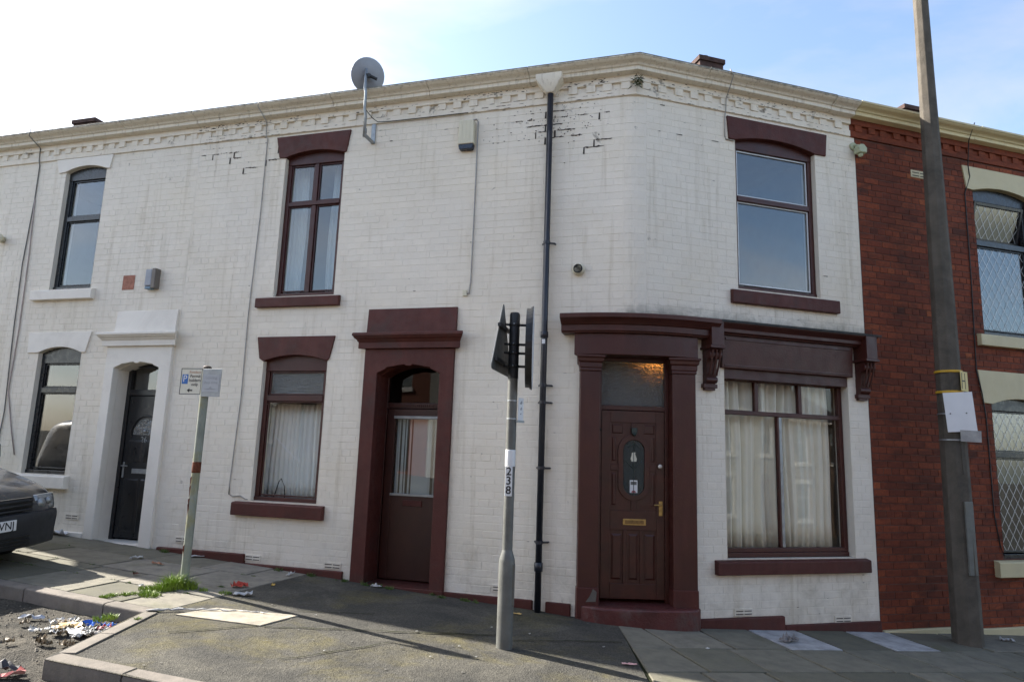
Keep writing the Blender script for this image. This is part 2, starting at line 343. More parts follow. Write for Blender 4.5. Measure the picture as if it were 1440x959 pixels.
M_conc = simple('lamp_column_concrete', (.095, .083, .067), .85, .3, 5, 70, .006, .25, dirt_or_glare=(.04, .038, .033), dirt_or_glare_amt=.7, wear=(.17, .155, .13))
M_yellow = simple('yellow_plastic', (.55, .33, .03), .5, .12, 15, 0, 0, .4)
M_dish = simple('dish_grey', (.30, .32, .36), .45, .1, 6, 0, 0, .4)
M_plasticC = simple('cream_plastic', (.62, .58, .44), .45, .06, 6, 0, 0, .4)
M_plasticG = simple('pale_green_plastic', (.42, .45, .30), .5, .1, 9, 0, 0, .4)
M_cable = simple('pale_cable', (.36, .35, .33), .6, .2, 9, 0, 0, .3); M_cableD = simple('dark_cable', (.03, .03, .03), .6, .2, 9, 0, 0, .3); M_cableG = simple('grey_cable', (.16, .16, .15), .6, .2, 9, 0, 0, .3)
M_slab = slab_mat('york_stone_paving', [(0, (.085, .082, .056)), (.35, (.14, .132, .098)), (.7, (.20, .185, .145)), (.88, (.245, .225, .19)), (1, (.40, .395, .40))])
M_kerb = slab_mat('kerb_stone', [(0, (.15, .133, .112)), (1, (.19, .166, .142))], moss=.3)
M_concpatch = slab_mat('pale_concrete_patch', [(0, (.33, .295, .23)), (1, (.35, .31, .245))], moss=.15)
M_tarmac = tarmac('worn_tarmac', (.040, .039, .035), (.092, .086, .070), (.105, .09, .034), .75)
M_road = tarmac('broken_road_surface', (.038, .036, .031), (.105, .094, .074), (.028, .028, .024), .85, .8, .02)
M_bed = simple('joint_grit', (.022, .025, .013), .95, .4, 8, 120, .004, .1)

# ------------------------------------------------------------------ ground, road, pavements, kerbs
rnd = random.Random(7)
def lin(a, b, st):
    n = max(1, round((b-a)/st)); return [a+(b-a)*i/n for i in range(n)]
xs = [-300, -120, -60, -40]+lin(-40, -7, 3)[1:]+lin(-7, -1.6, .07)+lin(-1.6, 7, .5)+lin(7, 40, 3)+[40, 60, 120, 300]
ys = [-300, -120, -60, -40]+lin(-40, 2.8, 2)[1:]+lin(2.8, 7.4, .07)+lin(7.4, 40, 3)+[40, 60, 120, 300]
g = MB(); rows = len(ys); vs = []
for x in xs:
    for y in ys:
        z = gz(x, y)-.125
        if -7 < x < -1.6 and 2.8 < y < 7.4:
            p = Vector((x, y, 0)); z += .016*noise.fractal(p*2.1, 1, 2, 4)+.008*noise.noise(p*9)
            h = noise.noise(p*1.1+Vector((5, 2, 0)))
            if h > .28: z -= min(.035, (h-.28)*.3)
            z = min(z, gz(x, y)-.07)
        vs.append((x, y, z))
g.add(vs, [(i*rows+j, (i+1)*rows+j, (i+1)*rows+j+1, i*rows+j+1) for i in range(len(xs)-1) for j in range(rows-1)])
tag(mk('road', g, M_road, smooth=True), kind='structure')

def sheet(name, pts, dz, mat, kind='structure'):
    m = MB(); m.add([(p[0], p[1], gz(p[0], p[1])+dz) for p in pts], [tuple(range(len(pts)))]); return tag(mk(name, m, mat), kind=kind)
K0 = Vector((-3.07, 6.10)); K1 = Vector((-3.03, 4.79)); KD = Vector((.973, -.23)); K2 = K1+KD*4.25
def xy(p): return (p.x, p.y)
tar_pts = [xy(onL(3.8, -.03)), xy(onL(3.8, 2.3)), xy(K0), xy(K1), xy(K2), (1.13, 5.52), (1.17, 7.3), xy(C), xy(onL(.0, -.35)), xy(onL(.6, -.4))]
# gently uneven tarmac surface, a fine grid cut to the outline
def inside(p, poly):
    c = False; n = len(poly)
    for i in range(n):
        a, b = poly[i], poly[(i+1) % n]
        if (a[1] > p[1]) != (b[1] > p[1]) and p[0] < (b[0]-a[0])*(p[1]-a[1])/(b[1]-a[1])+a[0]: c = not c
    return c
bm = bmesh.new()
bm.faces.new([bm.verts.new((p[0], p[1], 0)) for p in tar_pts])
bmesh.ops.triangulate(bm, faces=bm.faces)
for k in range(-28, 12):
    bmesh.ops.bisect_plane(bm, geom=bm.verts[:]+bm.edges[:]+bm.faces[:], plane_co=(k*.14+.03, 0, 0), plane_no=(1, 0, 0))
for k in range(26, 62):
    bmesh.ops.bisect_plane(bm, geom=bm.verts[:]+bm.edges[:]+bm.faces[:], plane_co=(0, k*.14+.03, 0), plane_no=(0, 1, 0))
for v in bm.verts: v.co.z = gz(v.co.x, v.co.y)+.004*noise.fractal(v.co*1.7, 1, 2, 3)-.002
me = bpy.data.meshes.new('tarmac_pavement'); bm.to_mesh(me); bm.free(); me.materials.append(M_tarmac); me.polygons.foreach_set('use_smooth', [True]*len(me.polygons))
tarm = tag(mk('tarmac_pavement', me, None), kind='structure')
# pale concrete patch let into the tarmac, and long cracks
m = MB(); pp = [(-2.79, 6.10), (-2.58, 6.44), (-1.84, 6.44), (-2.03, 6.01)]
m.add([(x, y, gz(x, y)+.008) for x, y in pp]+[(x, y, gz(x, y)-.03) for x, y in pp], [(0, 1, 2, 3), (0, 4, 5, 1), (1, 5, 6, 2), (2, 6, 7, 3), (3, 7, 4, 0)], .5)
mk('concrete_patch', m, M_concpatch, tarm, bevel=.004)
m = MB()
for a, b, w in (((-2.0, 6.0), (.0, 6.42), .011), ((-1.9, 6.6), (-1.2, 6.75), .008), ((-2.6, 5.6), (-2.05, 6.0), .008), ((.1, 6.3), (1.1, 6.6), .008), ((-1.6, 5.2), (-.9, 5.9), .007)):
    a, b = Vector(a), Vector(b); n_ = 24; pts = []
    for i in range(n_+1):
        p = a.lerp(b, i/n_); q = (b-a).normalized(); q = Vector((-q.y, q.x)); p = p+q*(.03*noise.noise(Vector((p.x*4, p.y*4, 3)))); ww = w*(.5+.7*rnd.random())
        pts.append((p+q*ww, p-q*ww))
    m.add([(p.x, p.y, gz(p.x, p.y)+.0065) for pr in pts for p in pr], [(2*i, 2*i+2, 2*i+3, 2*i+1) for i in range(n_)])
mk('crack', m, M_bed, tarm)
m = MB(); rq = random.Random(41)
for i in range(70):                        # trodden chewing gum
    x, y = rq.uniform(-2.9, 1.0), rq.uniform(4.6, 7.6)
    if not inside((x, y), tar_pts): continue
    r = rq.uniform(.005, .011); m.add([(x+r*math.cos(k*.785)*rq.uniform(.7, 1.1), y+r*math.sin(k*.785)*rq.uniform(.7, 1.1), gz(x, y)+.0062) for k in range(8)], [tuple(range(8))])
tag(mk('chewing_gum', m, simple('trodden_gum', (.115, .11, .098), .8, .3, 20), tarm), kind='stuff')

def slab(parent, corners, z_off, mat, tone, th=.05, name='paving_slab'):
    """corners in world xy, gap already taken off"""
    c = sum((Vector(p) for p in corners), Vector((0, 0)))/len(corners); o = Vector((c.x, c.y, gz(c.x, c.y)))
    tx, ty = rnd.uniform(-.006, .006), rnd.uniform(-.006, .006); m = MB(); k = len(corners); e = .006; top = []; mid = []; bot = []
    for p in corners:
        x, y = p[0]-c.x, p[1]-c.y; zt = gz(p[0], p[1])-o.z+z_off+tx*x+ty*y; l = math.hypot(x, y) or 1
        top.append((x*(1-e/l), y*(1-e/l), zt)); mid.append((x, y, zt-.006)); bot.append((x, y, zt-th))
    m.add(top+mid+bot, [tuple(range(k))]+[(i, (i+1) % k, k+(i+1) % k, k+i) for i in range(k)]+[(k+i, k+(i+1) % k, 2*k+(i+1) % k, 2*k+i) for i in range(k)], tone)
    return mk(name, m, mat, parent, Matrix.Translation(o))
def shrink(P, g_):
    c = sum((Vector(p) for p in P), Vector((0, 0)))/len(P); out = []
    n = len(P)
    for i in range(n):
        a, b, d = Vector(P[i-1]), Vector(P[i]), Vector(P[(i+1) % n])
        e1 = (b-a).normalized(); e2 = (d-b).normalized()
        n1 = Vector((-e1.y, e1.x)); n2 = Vector((-e2.y, e2.x))
        if n1.dot(c-b) < 0: n1 = -n1
        if n2.dot(c-b) < 0: n2 = -n2
        k = n1+n2; k = k/max(.3, k.dot(n1)); out.append(xy(b+k*g_))
    return out
# left pavement
pavL = sheet('pavement_left', [xy(onL(3.8, -.05)), xy(onL(3.8, 2.24)), xy(onL(17, 2.24)), xy(onL(17, -.05))], -.016, M_bed)
rowsL = [0.0, .56, 1.2, 1.62, 2.22]
for r in range(4):
    s = 3.8; first = True
    while s < 14:
        w = rnd.choice((.62, .75, .9, 1.05)) if not first else (.45, .8, .55, .5)[r]
        first = False; P = [xy(onL(s, rowsL[r])), xy(onL(s+w, rowsL[r])), xy(onL(s+w, rowsL[r+1])), xy(onL(s, rowsL[r+1]))]
        t_ = rnd.uniform(.1, .75)
        if s < 4.7 and r in (0, 1, 2): t_ = rnd.uniform(.8, .9)
        slab(pavL, shrink(P, .009), rnd.uniform(-.003, .003), M_slab, t_); s += w
# right pavement
pavR = sheet('pavement_right', [(1.17, 7.28), (1.13, 5.52), xy(K2), (1.5, 3.99), xy(onR(0, 3.05)), xy(onR(12, 3.05)), xy(onR(12, -.05)), xy(onR(.3, -.05))], -.016, M_bed)
rowsR = [0.0, .74, 1.40, 2.1, 2.95]
joints = [[.05, .67, 1.30, 1.92, 2.56, 3.16, 3.85, 4.6, 5.4, 6.2, 7.0, 7.9, 8.8], [-.02, .57, 1.22, 1.87, 2.5, 3.3, 4.1, 4.95, 5.8, 6.6, 7.5, 8.4, 9.2], [-.12, .49, 1.2, 2.0, 2.42, 3.1, 3.9, 4.7, 5.5, 6.3, 7.2], [.1, .8, 1.5, 2.2, 2.9, 3.7, 4.5, 5.4, 6.2, 7.1]]
for r in range(4):
    e0, e1 = -.2-.29*rowsR[r], -.2-.29*rowsR[r+1]; J = joints[r]
    for i in range(len(J)):
        a0, a1 = (e0, e1) if i == 0 else (J[i-1], J[i-1]); b0 = J[i]
        P = [xy(onR(a0+.01, rowsR[r])), xy(onR(b0, rowsR[r])), xy(onR(b0, rowsR[r+1])), xy(onR(a1+.01, rowsR[r+1]))]
        t_ = rnd.uniform(.15, .72)
        if r == 0 and i in (3, 5): t_ = 1.0
        slab(pavR, shrink(P, .010), rnd.uniform(-.003, .003), M_slab, t_)
# kerbs
kerb = tag(mk('kerb', MB().add([(*xy(onL(3.9, 2.3)), gz(*xy(onL(3.9, 2.3)))-.2), (*xy(onL(17, 2.3)), gz(*xy(onL(17, 2.3)))-.2), (*xy(onL(17, 2.2)), gz(*xy(onL(17, 2.2)))-.2), (*xy(onL(3.9, 2.2)), gz(*xy(onL(3.9, 2.2)))-.2)], [(0, 1, 2, 3)]), M_bed), kind='structure')
def kstone(a, b, side, w=.13, h=.17, top=0.0):
    """kerb stone from a to b (world xy, outer edge), body on `side`"""
    a, b = Vector(a), Vector(b); d = (b-a).normalized(); q = Vector((-d.y, d.x))*side; a = a+d*.004; b = b-d*.004
    c = (a+b)/2; o = Vector((c.x, c.y, gz(c.x, c.y))); m = MB(); e = .022
    prof = [(0, -h), (0, top-e), (.006, top-e*.35), (.02, top-.002), (.035, top), (w, top), (w, -h)]
    def fn(p): return lambda v, z, p=p: (p.x+q.x*v-o.x, p.y+q.y*v-o.y, gz(p.x, p.y)-o.z+z)
    m.sweep(prof, [fn(a), fn(b)]); m.tone = [rnd.random()]*len(m.v)
    return mk('kerb_stone', m, M_kerb, kerb, Matrix.Translation(o), bevel=.006)
s = 3.88; first = True
while s < 15:
    w = .46 if first else .92; first = False
    kstone(xy(onL(s, 2.36)), xy(onL(s+w, 2.36)), -1, top=rnd.uniform(-.004, .004)); s += w
for a, b in ((K0, K0.lerp(K1, .52)), (K0.lerp(K1, .52), K1+(K0-K1).normalized()*.135)):
    kstone(a, b, 1, top=.003)
p = K1.copy()
for i in range(5):
    q = p+KD*(.62 if i == 0 else .91); kstone(p, q, 1, w=.14, top=rnd.uniform(-.003, .004)); p = q
p = Vector((1.5, 3.99)); 
for i in range(9):
    q = p+Vector((dR.x, dR.y))*.92; kstone(p, q, 1, w=.14); p = q

# ------------------------------------------------------------------ houses: bricks
CO, BL = .083, .235
def sub_rect(r, h):
    a0, a1, b0, b1 = r; c0, c1, e0, e1 = h
    if c0 >= a1 or c1 <= a0 or e0 >= b1 or e1 <= b0: return [r]
    out = []
    if c0 > a0: out.append((a0, c0, b0, b1))
    if c1 < a1: out.append((c1, a1, b0, b1))
    m0, m1 = max(a0, c0), min(a1, c1)
    if e0 > b0: out.append((m0, m1, b0, e0))
    if e1 < b1: out.append((m0, m1, e1, b1))
    return out
def layout(u0, u1, z0, z1, holes, phase=0, jt=.0045, jp=.0045):
    out = []; k = 0; z = z0; n = int(math.ceil((z1-z0)/CO))
    for k in range(n):
        zz = z0+k*CO; head = (k % 6 == 3); l = BL/2 if head else BL; off = (.25*BL if head else (.5*BL if k % 2 else 0))+phase
        u = u0-(off % l)
        while u < u1:
            a, b = max(u, u0), min(u+l, u1); u += l
            if b-a < .03: continue
            rs = [(a+jp, b-jp, zz+jt, min(zz+CO, z1)-jt)]
            full = (not head) and b-a > BL-.003 and zz+CO <= z1+.001
            n0 = len(rs)
            for h in holes:
                rs = [x for r_ in rs for x in sub_rect(r_, h)]
            for r_ in rs:
                if r_[1]-r_[0] > .02 and r_[3]-r_[2] > .02: out.append((r_, full and len(rs) == 1 and abs((r_[1]-r_[0])-(BL-2*jp)) < 1e-4 and abs((r_[3]-r_[2])-(CO-2*jt)) < 1e-4))
    return out
def brick_geo(m, r_, v0, v1, e, tone, dx=0, dz=0):
    a, b, c, d = r_
    m.add([(a, v0, c), (b, v0, c), (b, v0, d), (a, v0, d), (a+e, v1, c+e), (b-e, v1+dx, c+e), (b-e, v1+dz, d-e), (a+e, v1, d-e)],
          [(4, 5, 6, 7), (0, 1, 5, 4), (1, 2, 6, 5), (2, 3, 7, 6), (3, 0, 4, 7)], tone)
def brick_wall(house, panels, mat, proud, e, seed, tones, cut=300, jt=.0045, jp=.0045):
    """panels: list of (frame, rects). The bricks that show largest become objects of their own, the rest one mesh."""
    rg = random.Random(seed); allb = []; vr, er = ((.6, 1.25), (.45, 1.25)) if jt < .003 else ((.75, 1.3), (.7, 1.3))
    for fr, rects in panels:
        for r_, full in rects:
            w = fr @ Vector(((r_[0]+r_[1])/2, proud, (r_[2]+r_[3])/2)); d = w-Vector((0, 0, CAMZ))
            zc = d.dot(fw); vis = zc > 0 and abs(d.dot(rt)/zc*FPX) < 715 and abs(d.dot(up)/zc*FPX) < 475 and w.z > gz(w.x, w.y)+.05
            allb.append((fr, r_, full and vis, d.length))
    cand = sorted([i for i, b in enumerate(allb) if b[2]], key=lambda i: allb[i][3])[:cut]; pick = set(cand)
    protos = []
    hw, hh = (BL-2*jp)/2, (CO-2*jt)/2
    for k in range(10):
        m = MB(); brick_geo(m, (-hw, hw, -hh, hh), -.004, proud*rg.uniform(*vr), e*rg.uniform(*er), tones(rg), rg.uniform(-.0008, .0008), rg.uniform(-.0008, .0008)); protos.append(m.mesh('brick', mat))
    byfr = {}
    for i, (fr, r_, fl, dd) in enumerate(allb):
        if i in pick:
            mk('brick', protos[rg.randrange(10)], None, house, fr @ Matrix.Translation(((r_[0]+r_[1])/2, 0, (r_[2]+r_[3])/2)))
        else:
            m = byfr.setdefault(id(fr), (fr, MB()))[1]
            brick_geo(m, r_, -.004, proud*rg.uniform(*vr), e*rg.uniform(*er), tones(rg), rg.uniform(-.0008, .0008), rg.uniform(-.0008, .0008))
    for fr, m in byfr.values(): tag(mk('brickwork', m, mat, house, fr, fix=False), kind='stuff')
def wall_core(house, fr, u0, u1, z0, z1, holes, mat, th=.24, name='wall'):
    """mortar face with the openings cut through, plus their reveals"""
    us = sorted({u0, u1, *[h[0] for h in holes], *[h[1] for h in holes]}); zs = sorted({z0, z1, *[h[2] for h in holes], *[h[3] for h in holes]})
    us = [u for u in us if u0 <= u <= u1]; zs = [z for z in zs if z0 <= z <= z1]; m = MB()
    for a, b in zip(us, us[1:]):
        for c, d in zip(zs, zs[1:]):
            if any(h[0] <= (a+b)/2 <= h[1] and h[2] <= (c+d)/2 <= h[3] for h in holes): continue
            for v in (0, -th): m.add([(a, v, c), (b, v, c), (b, v, d), (a, v, d)], [(0, 1, 2, 3)])
    for h in holes:
        a, b, c, d = max(h[0], u0), min(h[1], u1), max(h[2], z0), min(h[3], z1); f = .004
        for ok, q in ((h[0] > u0, [(a, f, c), (a, f, d), (a, -th, d), (a, -th, c)]), (h[1] < u1, [(b, f, c), (b, f, d), (b, -th, d), (b, -th, c)]), (h[3] < z1, [(a, f, d), (b, f, d), (b, -th, d), (a, -th, d)]), (h[2] > z0, [(a, f, c), (b, f, c), (b, -th, c), (a, -th, c)])):
            if ok: m.add(q, [(0, 1, 2, 3)])
    m.tone = [.6]*len(m.v)
    return mk(name, m, mat, house, fr, fix=False)

# openings, as (u0, u1, z0, z1); on the right wall u is minus the distance from the corner
H_cL = [(3.757, 4.64, 3.545, 5.60), (3.77, 4.69, .97, 2.86), (2.20, 3.12, -.6, 2.70), (-1, .60, -.6, 3.10)]
H_cR = [(-2.465, -1.315, 3.62, 5.60), (-2.80, -1.105, .60, 2.80), (-.70, 1, -.6, 3.10)]
H_n = [(7.687, 8.45, 3.775, 5.70), (7.68, 8.462, 1.16, 2.98), (6.28, 7.045, -.3, 2.72)]
H_r = [(-6.05, -5.03, 3.39, 5.50), (-6.05, -5.05, .56, 2.62)]
white_t = lambda rg: rg.random()
red_t = lambda rg: min(1, max(0, rg.gauss(.55, .17)))
TOPW = 5.79
corner = empty('corner_house', (C.x, C.y, gz(C.x, C.y)), 'white painted brick corner house with maroon trim and two maroon doors', 'house')
number26 = empty('terraced_house', onL(8, 0), 'white terraced house with black windows and black door, left of the corner house', 'house', 'terraced houses of the street')
redhouse = empty('terraced_house', onR(5, 0), 'red brick terraced house with cream lintels, joined to the white corner house', 'house', 'terraced houses of the street')
TAN = .13; ARCR = TAN/math.tan(R(16.36))
PJ = dict(jt=.0028, jp=.0012)
brick_wall(corner, [(FL, layout(TAN, 6.05, -.20, TOPW, H_cL, **PJ)), (FR, layout(-3.09, -TAN, -.42, TOPW, H_cR, .07, **PJ))], M_white, .0026, .0045, 1, white_t, **PJ)
brick_wall(number26, [(FL, layout(6.056, 9.88, .10, TOPW, H_n, **PJ))], M_white, .0026, .0045, 2, white_t, **PJ)
brick_wall(redhouse, [(FR, layout(-9.2, -3.10, -.70, TOPW, H_r, jt=.0034, jp=.003))], M_brick, .005, .004, 3, red_t, jt=.0034, jp=.003)
wall_core(corner, FL, TAN, 6.053, -.6, 6.1, H_cL, M_mortarW)
wall_core(corner, FR, -3.095, -TAN, -.8, 6.1, H_cR, M_mortarW)
wall_core(number26, FL, 6.053, 9.88, -.3, 6.1, H_n, M_mortarW)
wall_core(redhouse, FR, -9.2, -3.095, -1, 6.1, H_r, M_mortarR)
# rounded corner above the door: mortar and bricks bent round a large radius
def arc_fn(tan, R0):
    cen = C + nL*(-R0) + dL*tan
    a0 = math.atan2(nL.y, nL.x); a1 = math.atan2(nR.y, nR.x)
    def f(t, off, z):                       # t from 0 (left end) to 1 (right end)
        a = a0+(a1-a0)*t; return Vector((cen.x+math.cos(a)*(R0+off), cen.y+math.sin(a)*(R0+off), z))
    return f
arcU = arc_fn(TAN, ARCR); ALEN = ARCR*R(32.72)
m = MB(); NA = 10
for z0_, z1_ in ((3.08, 6.1),):
    for k in range(NA):
        for off in (0, -.24):
            m.add([arcU(k/NA, off, z0_), arcU((k+1)/NA, off, z0_), arcU((k+1)/NA, off, z1_), arcU(k/NA, off, z1_)], [(0, 1, 2, 3)])
m.tone = [.6]*len(m.v); mk('wall', m, M_mortarW, corner, fix=False)
m = MB(); rg = random.Random(5)
nC = int((TOPW-3.08)/CO)
for k in range(nC+1):
    zz = -.20+CO*(round(3.28/CO)+k-1)
    if zz+CO > TOPW or zz < 3.02: continue
    u = -(BL/2 if k % 2 else 0)
    while u < ALEN:
        a, b = max(u, 0)+.001, min(u+BL, ALEN)-.001; u += BL
        if b-a < .03: continue
        tn = rg.random(); pr = .0026*rg.uniform(.6, 1.25); e = .0042; S = 3; vs = []
        for i in range(S+1):
            t0 = (a+(b-a)*i/S)/ALEN; t1 = (a+e+(b-a-2*e)*i/S)/ALEN
            vs += [arcU(t0, -.004, zz+.0022), arcU(t1, pr, zz+.0022+e), arcU(t1, pr, zz+CO-.0022-e), arcU(t0, -.004, zz+CO-.0022)]
        fs = []
        for i in range(S):
            for j in range(3): fs.append((i*4+j, i*4+4+j, i*4+5+j, i*4+1+j))
        fs += [(0, 1, 2, 3), (4*S, 4*S+1, 4*S+2, 4*S+3)]
        m.add(vs, fs, tn)
tag(mk('brickwork', m, M_white, corner, fix=False), kind='stuff')
# bare black joints where paint has fallen off
m = MB(); rg = random.Random(11)
def flake(u, z):
    if .35 < u < 1.7 and 5.15 < z: return .75*max(0, 1-abs(u-.95)/.8)*max(0, 1-abs(z-5.5)/.42)
    if 5.2 < u < 6.0 and z > 5.5: return .3
    if 4.6 < u < 5.2 and z > 5.35: return .15
    if .85 < u < 1.25 and .60 < z < .72: return .3
    return .0
for r_, full in layout(TAN, 6.05, -.20, TOPW, H_cL):
    a, b, c, d = r_; k = flake((a+b)/2, d)
    if rg.random() < k:
        x0 = a+rg.uniform(-.02, .05); x1 = b-rg.uniform(-.02, .07); n_ = 7
        n_ = 11; P = [(x0+(x1-x0)*i/n_, max(.0012, rg.gauss(.005, .005))*(1 if 0 < i < n_ else .2), max(.0012, rg.gauss(.005, .004))*(1 if 0 < i < n_ else .2)) for i in range(n_+1)]
        m.add([(x, .0062, d+.0045+(h1 if t_ else -h0)) for x, h0, h1 in P for t_ in (0, 1)], [(2*i, 2*i+2, 2*i+3, 2*i+1) for i in range(n_)])
        if rg.random() < .55:
            w = rg.uniform(.006, .012); m.add([(b+.0045-w, .0066, c-.004), (b+.0045+w, .0066, c-.004), (b+.0045+w*rg.uniform(.4, 1), .0066, d+.008), (b+.0045-w, .0066, d+.008)], [(0, 1, 2, 3)])
rg = random.Random(17)
def fleck(m, u, v, z, l, h):
    k = 7; m.add([(u+l*math.cos(6.283*i/k)*rg.uniform(.4, 1), v, z+h*math.sin(6.283*i/k)*rg.uniform(.3, 1)) for i in range(k)], [tuple(range(k))])
for i in range(190):
    u = rg.uniform(.3, 6); z = 5.79-abs(rg.gauss(0, .16)) if rg.random() < .6 else rg.uniform(.3, 5.7)
    if flake(u, z) < .1 and rg.random() < .6: continue
    if any(h[0]-.12 < u < h[1]+.12 and h[2]-.2 < z < h[3]+.4 for h in H_cL): continue
    fleck(m, u, .0064, -.20+CO*round((z+.20)/CO)+rg.gauss(0, .004), rg.uniform(.006, .04), rg.uniform(.002, .007))
for i in range(120):
    u = .95+rg.gauss(0, .3); z = 5.55+rg.gauss(0, .14)
    if z < 5.78 and u > .28: fleck(m, u, .0064, z, rg.uniform(.004, .018), rg.uniform(.003, .012))
for i in range(150):
    u = rg.choice((rg.uniform(.1, 2.2), rg.uniform(.1, 6), rg.gauss(5.6, .4))); 
    if not .05 < u < 6: continue
    fleck(m, u, .0245, rg.choice((5.795, 5.868, 5.83)), rg.uniform(.01, .06), rg.uniform(.002, .006)); fleck(m, u+.1, .0395, rg.uniform(5.96, 6.03), rg.uniform(.006, .04), rg.uniform(.002, .012))
tag(mk('bare_joint', m, M_joint, corner, FL), kind='stuff')
m = MB()
for r_, full in layout(-3.09, -TAN, -.42, TOPW, H_cR, .07):
    a, b, c, d = r_; k = .10 if (d > 5.1 and b > -1.2) else .006
    if rg.random() < k:
        w = rg.uniform(.003, .007); x0 = a+rg.uniform(0, .1); x1 = min(b, x0+rg.uniform(.04, .12))
        m.add([(x0, .0062, d+.0045-w), (x1, .0062, d+.0045-w*.5), (x1, .0062, d+.0045+w*.6), (x0, .0062, d+.0045+w)], [(0, 1, 2, 3)])
for i in range(70):
    u = -rg.uniform(.05, 3.0); fleck(m, u, .0245, rg.choice((5.795, 5.868, 5.83)), rg.uniform(.01, .05), rg.uniform(.002, .006)); fleck(m, u+.07, .0395, rg.uniform(5.96, 6.03), rg.uniform(.006, .035), rg.uniform(.002, .010))
for i in range(90):
    u, z = -rg.uniform(.3, 3.05), rg.uniform(-.05, 5.7)
    if any(h[0]-.14 < u < h[1]+.14 and h[2]-.2 < z < h[3]+.4 for h in H_cR): continue
    fleck(m, u, .0064, -.42+CO*round((z+.42)/CO)+rg.gauss(0, .004), rg.uniform(.006, .035), rg.uniform(.0015, .005))
tag(mk('bare_joint', m, M_joint, corner, FR), kind='stuff')

# ------------------------------------------------------------------ cornice, string course, dentils
def mitre(k, u):                            # point on the eaves line: left wall u>0, right wall u<0
    def f(v, z):
        if u > 0 or k == 'L':
            p = C + dL*u + nL*v
        else: p = C + dR*(-u) + nR*v
        return (p.x, p.y, z)
    return f
def mit(v, z):
    b = (nL+nR).normalized(); p = C + b*(v/math.cos(R(16.36))); return (p.x, p.y, z)
CORN = [(-.12, 6.02), (.115, 6.035), (.125, 6.04), (.125, 6.082), (.145, 6.088), (.15, 6.098), (.165, 6.112), (.195, 6.120), (.222, 6.130), (.235, 6.145), (.245, 6.147), (.245, 6.172), (.235, 6.178), (.13, 6.176), (-.12, 6.18)]
STR = [(-.05, 5.79), (.02, 5.79), (.023, 5.794), (.023, 5.868), (.02, 5.872), (-.05, 5.872)]
FRZ = [(-.05, 5.952), (.035, 5.952), (.038, 5.955), (.038, 6.06), (-.05, 6.06)]
FIL = [(-.05, 5.86), (.006, 5.86), (.006, 5.96), (-.05, 5.96)]
def seg(prof, a, b, side, end_mitre=False, gap=.0):
    P = []
    n = 2
    for i in range(n):
        u = a+(b-a)*i/(n-1); P.append(mitre(side, u) if side == 'L' else mitre('R', -u))
    if end_mitre: P[0] = mit
    o = MB().sweep(prof, P); o.tone = [.55]*len(o.v); return o
def eaves(house, side, a, b, mc, mb_, mitred=False, lens=None):
    # cornice in stones with open joints
    cuts = [a]+[c for c in (lens or []) if a < c < b]+[b]
    for i in range(len(cuts)-1):
        x0, x1 = cuts[i]+(0 if i == 0 else .003), cuts[i+1]-.003
        dz = (rnd.uniform(-.004, .004)) if i else 0
        mk('cornice_stone', seg([(v, z+dz) for v, z in CORN], x0, x1, side, mitred and i == 0), mc, house, bevel=.003)
    mk('string_course', seg(STR, a, b, side, mitred), mb_, house)
    mk('frieze', seg(FIL, a, b, side, mitred), mb_, house)
    mk('corbel_course', seg(FRZ, a, b, side, mitred), mb_, house)
    fr = FL if side == 'L' else FR; sg = 1 if side == 'L' else -1
    d = MB(); d.box(-.052, .052, -.02, .036, -.04, .045, .7); dm = d.mesh('dentil', mb_); u = a+.12
    rg2 = random.Random(int(a*10)+3)
    while u < b-.05:
        mk('dentil', dm, None, house, fr @ Matrix.Translation((sg*u+rg2.uniform(-.012, .012), rg2.uniform(-.014, .001), 5.910+rg2.uniform(-.004, .002)))); u += .208
eaves(corner, 'L', 0, 6.05, M_corniceW, M_white, True, [1.25, 2.55, 3.9, 5.2])
eaves(corner, 'R', 0, 3.02, M_corniceW, M_white, True, [.85, 2.65])
eaves(number26, 'L', 6.056, 9.88, M_corniceW, M_white, False, [7.3, 8.9])
eaves(redhouse, 'R', 3.026, 9.2, M_corniceC, M_brick, False, [5.0, 7.1])
# roofs (pitched back, hidden behind the cornice from the street), gables and floors that close the houses
SL = math.tan(R(26))
def roof(house, side, a, b, ridge=4.6, mit_in=False):
    fr = FL if side == 'L' else FR; sg = 1 if side == 'L' else -1; m = MB(); t = .05
    def P(u, v, z): return (sg*u, v, z)
    b0 = a-(ridge-.05)*math.tan(R(16.36))*0
    e = .10; z0 = 6.17; zr = z0+(ridge-e)*SL
    ai = a + (ridge*math.tan(R(16.36)) if mit_in else 0)
    for dz in (0,):
        m.add([P(a, -e, z0), P(b, -e, z0), P(b, -ridge, zr), P(ai, -ridge, zr), P(b, -2*ridge, z0), P(a+(2*ridge*math.tan(R(16.36)) if mit_in else 0), -2*ridge, z0)], [(0, 1, 2, 3), (3, 2, 4, 5)])
    # gable ends and back wall
    m.add([P(b-.01, -.24, -.5), P(b-.01, -2*ridge, -.5), P(b-.01, -2*ridge, z0), P(b-.01, -ridge, zr), P(b-.01, -.24, z0)], [(0, 1, 2, 3, 4)])
    mk('roof', m, M_slate, house, fr, fix=False)
    m = MB(); D = 2.6
    m.add([P(a-.2, -D, -.6), P(b, -D, -.6), P(b, -D, 6.1), P(a-.2, -D, 6.1)], [(0, 1, 2, 3)])
    for z in (.05, 3.0, 5.85): m.add([P(a-.2, -.2, z), P(b, -.2, z), P(b, -D, z), P(a-.2, -D, z)], [(0, 1, 2, 3)])
    m.add([P(b-.02, -.2, -.6), P(b-.02, -D, -.6), P(b-.02, -D, 6.1), P(b-.02, -.2, 6.1)], [(0, 1, 2, 3)])
    mk('inner_wall', m, M_room, house, fr, fix=False)
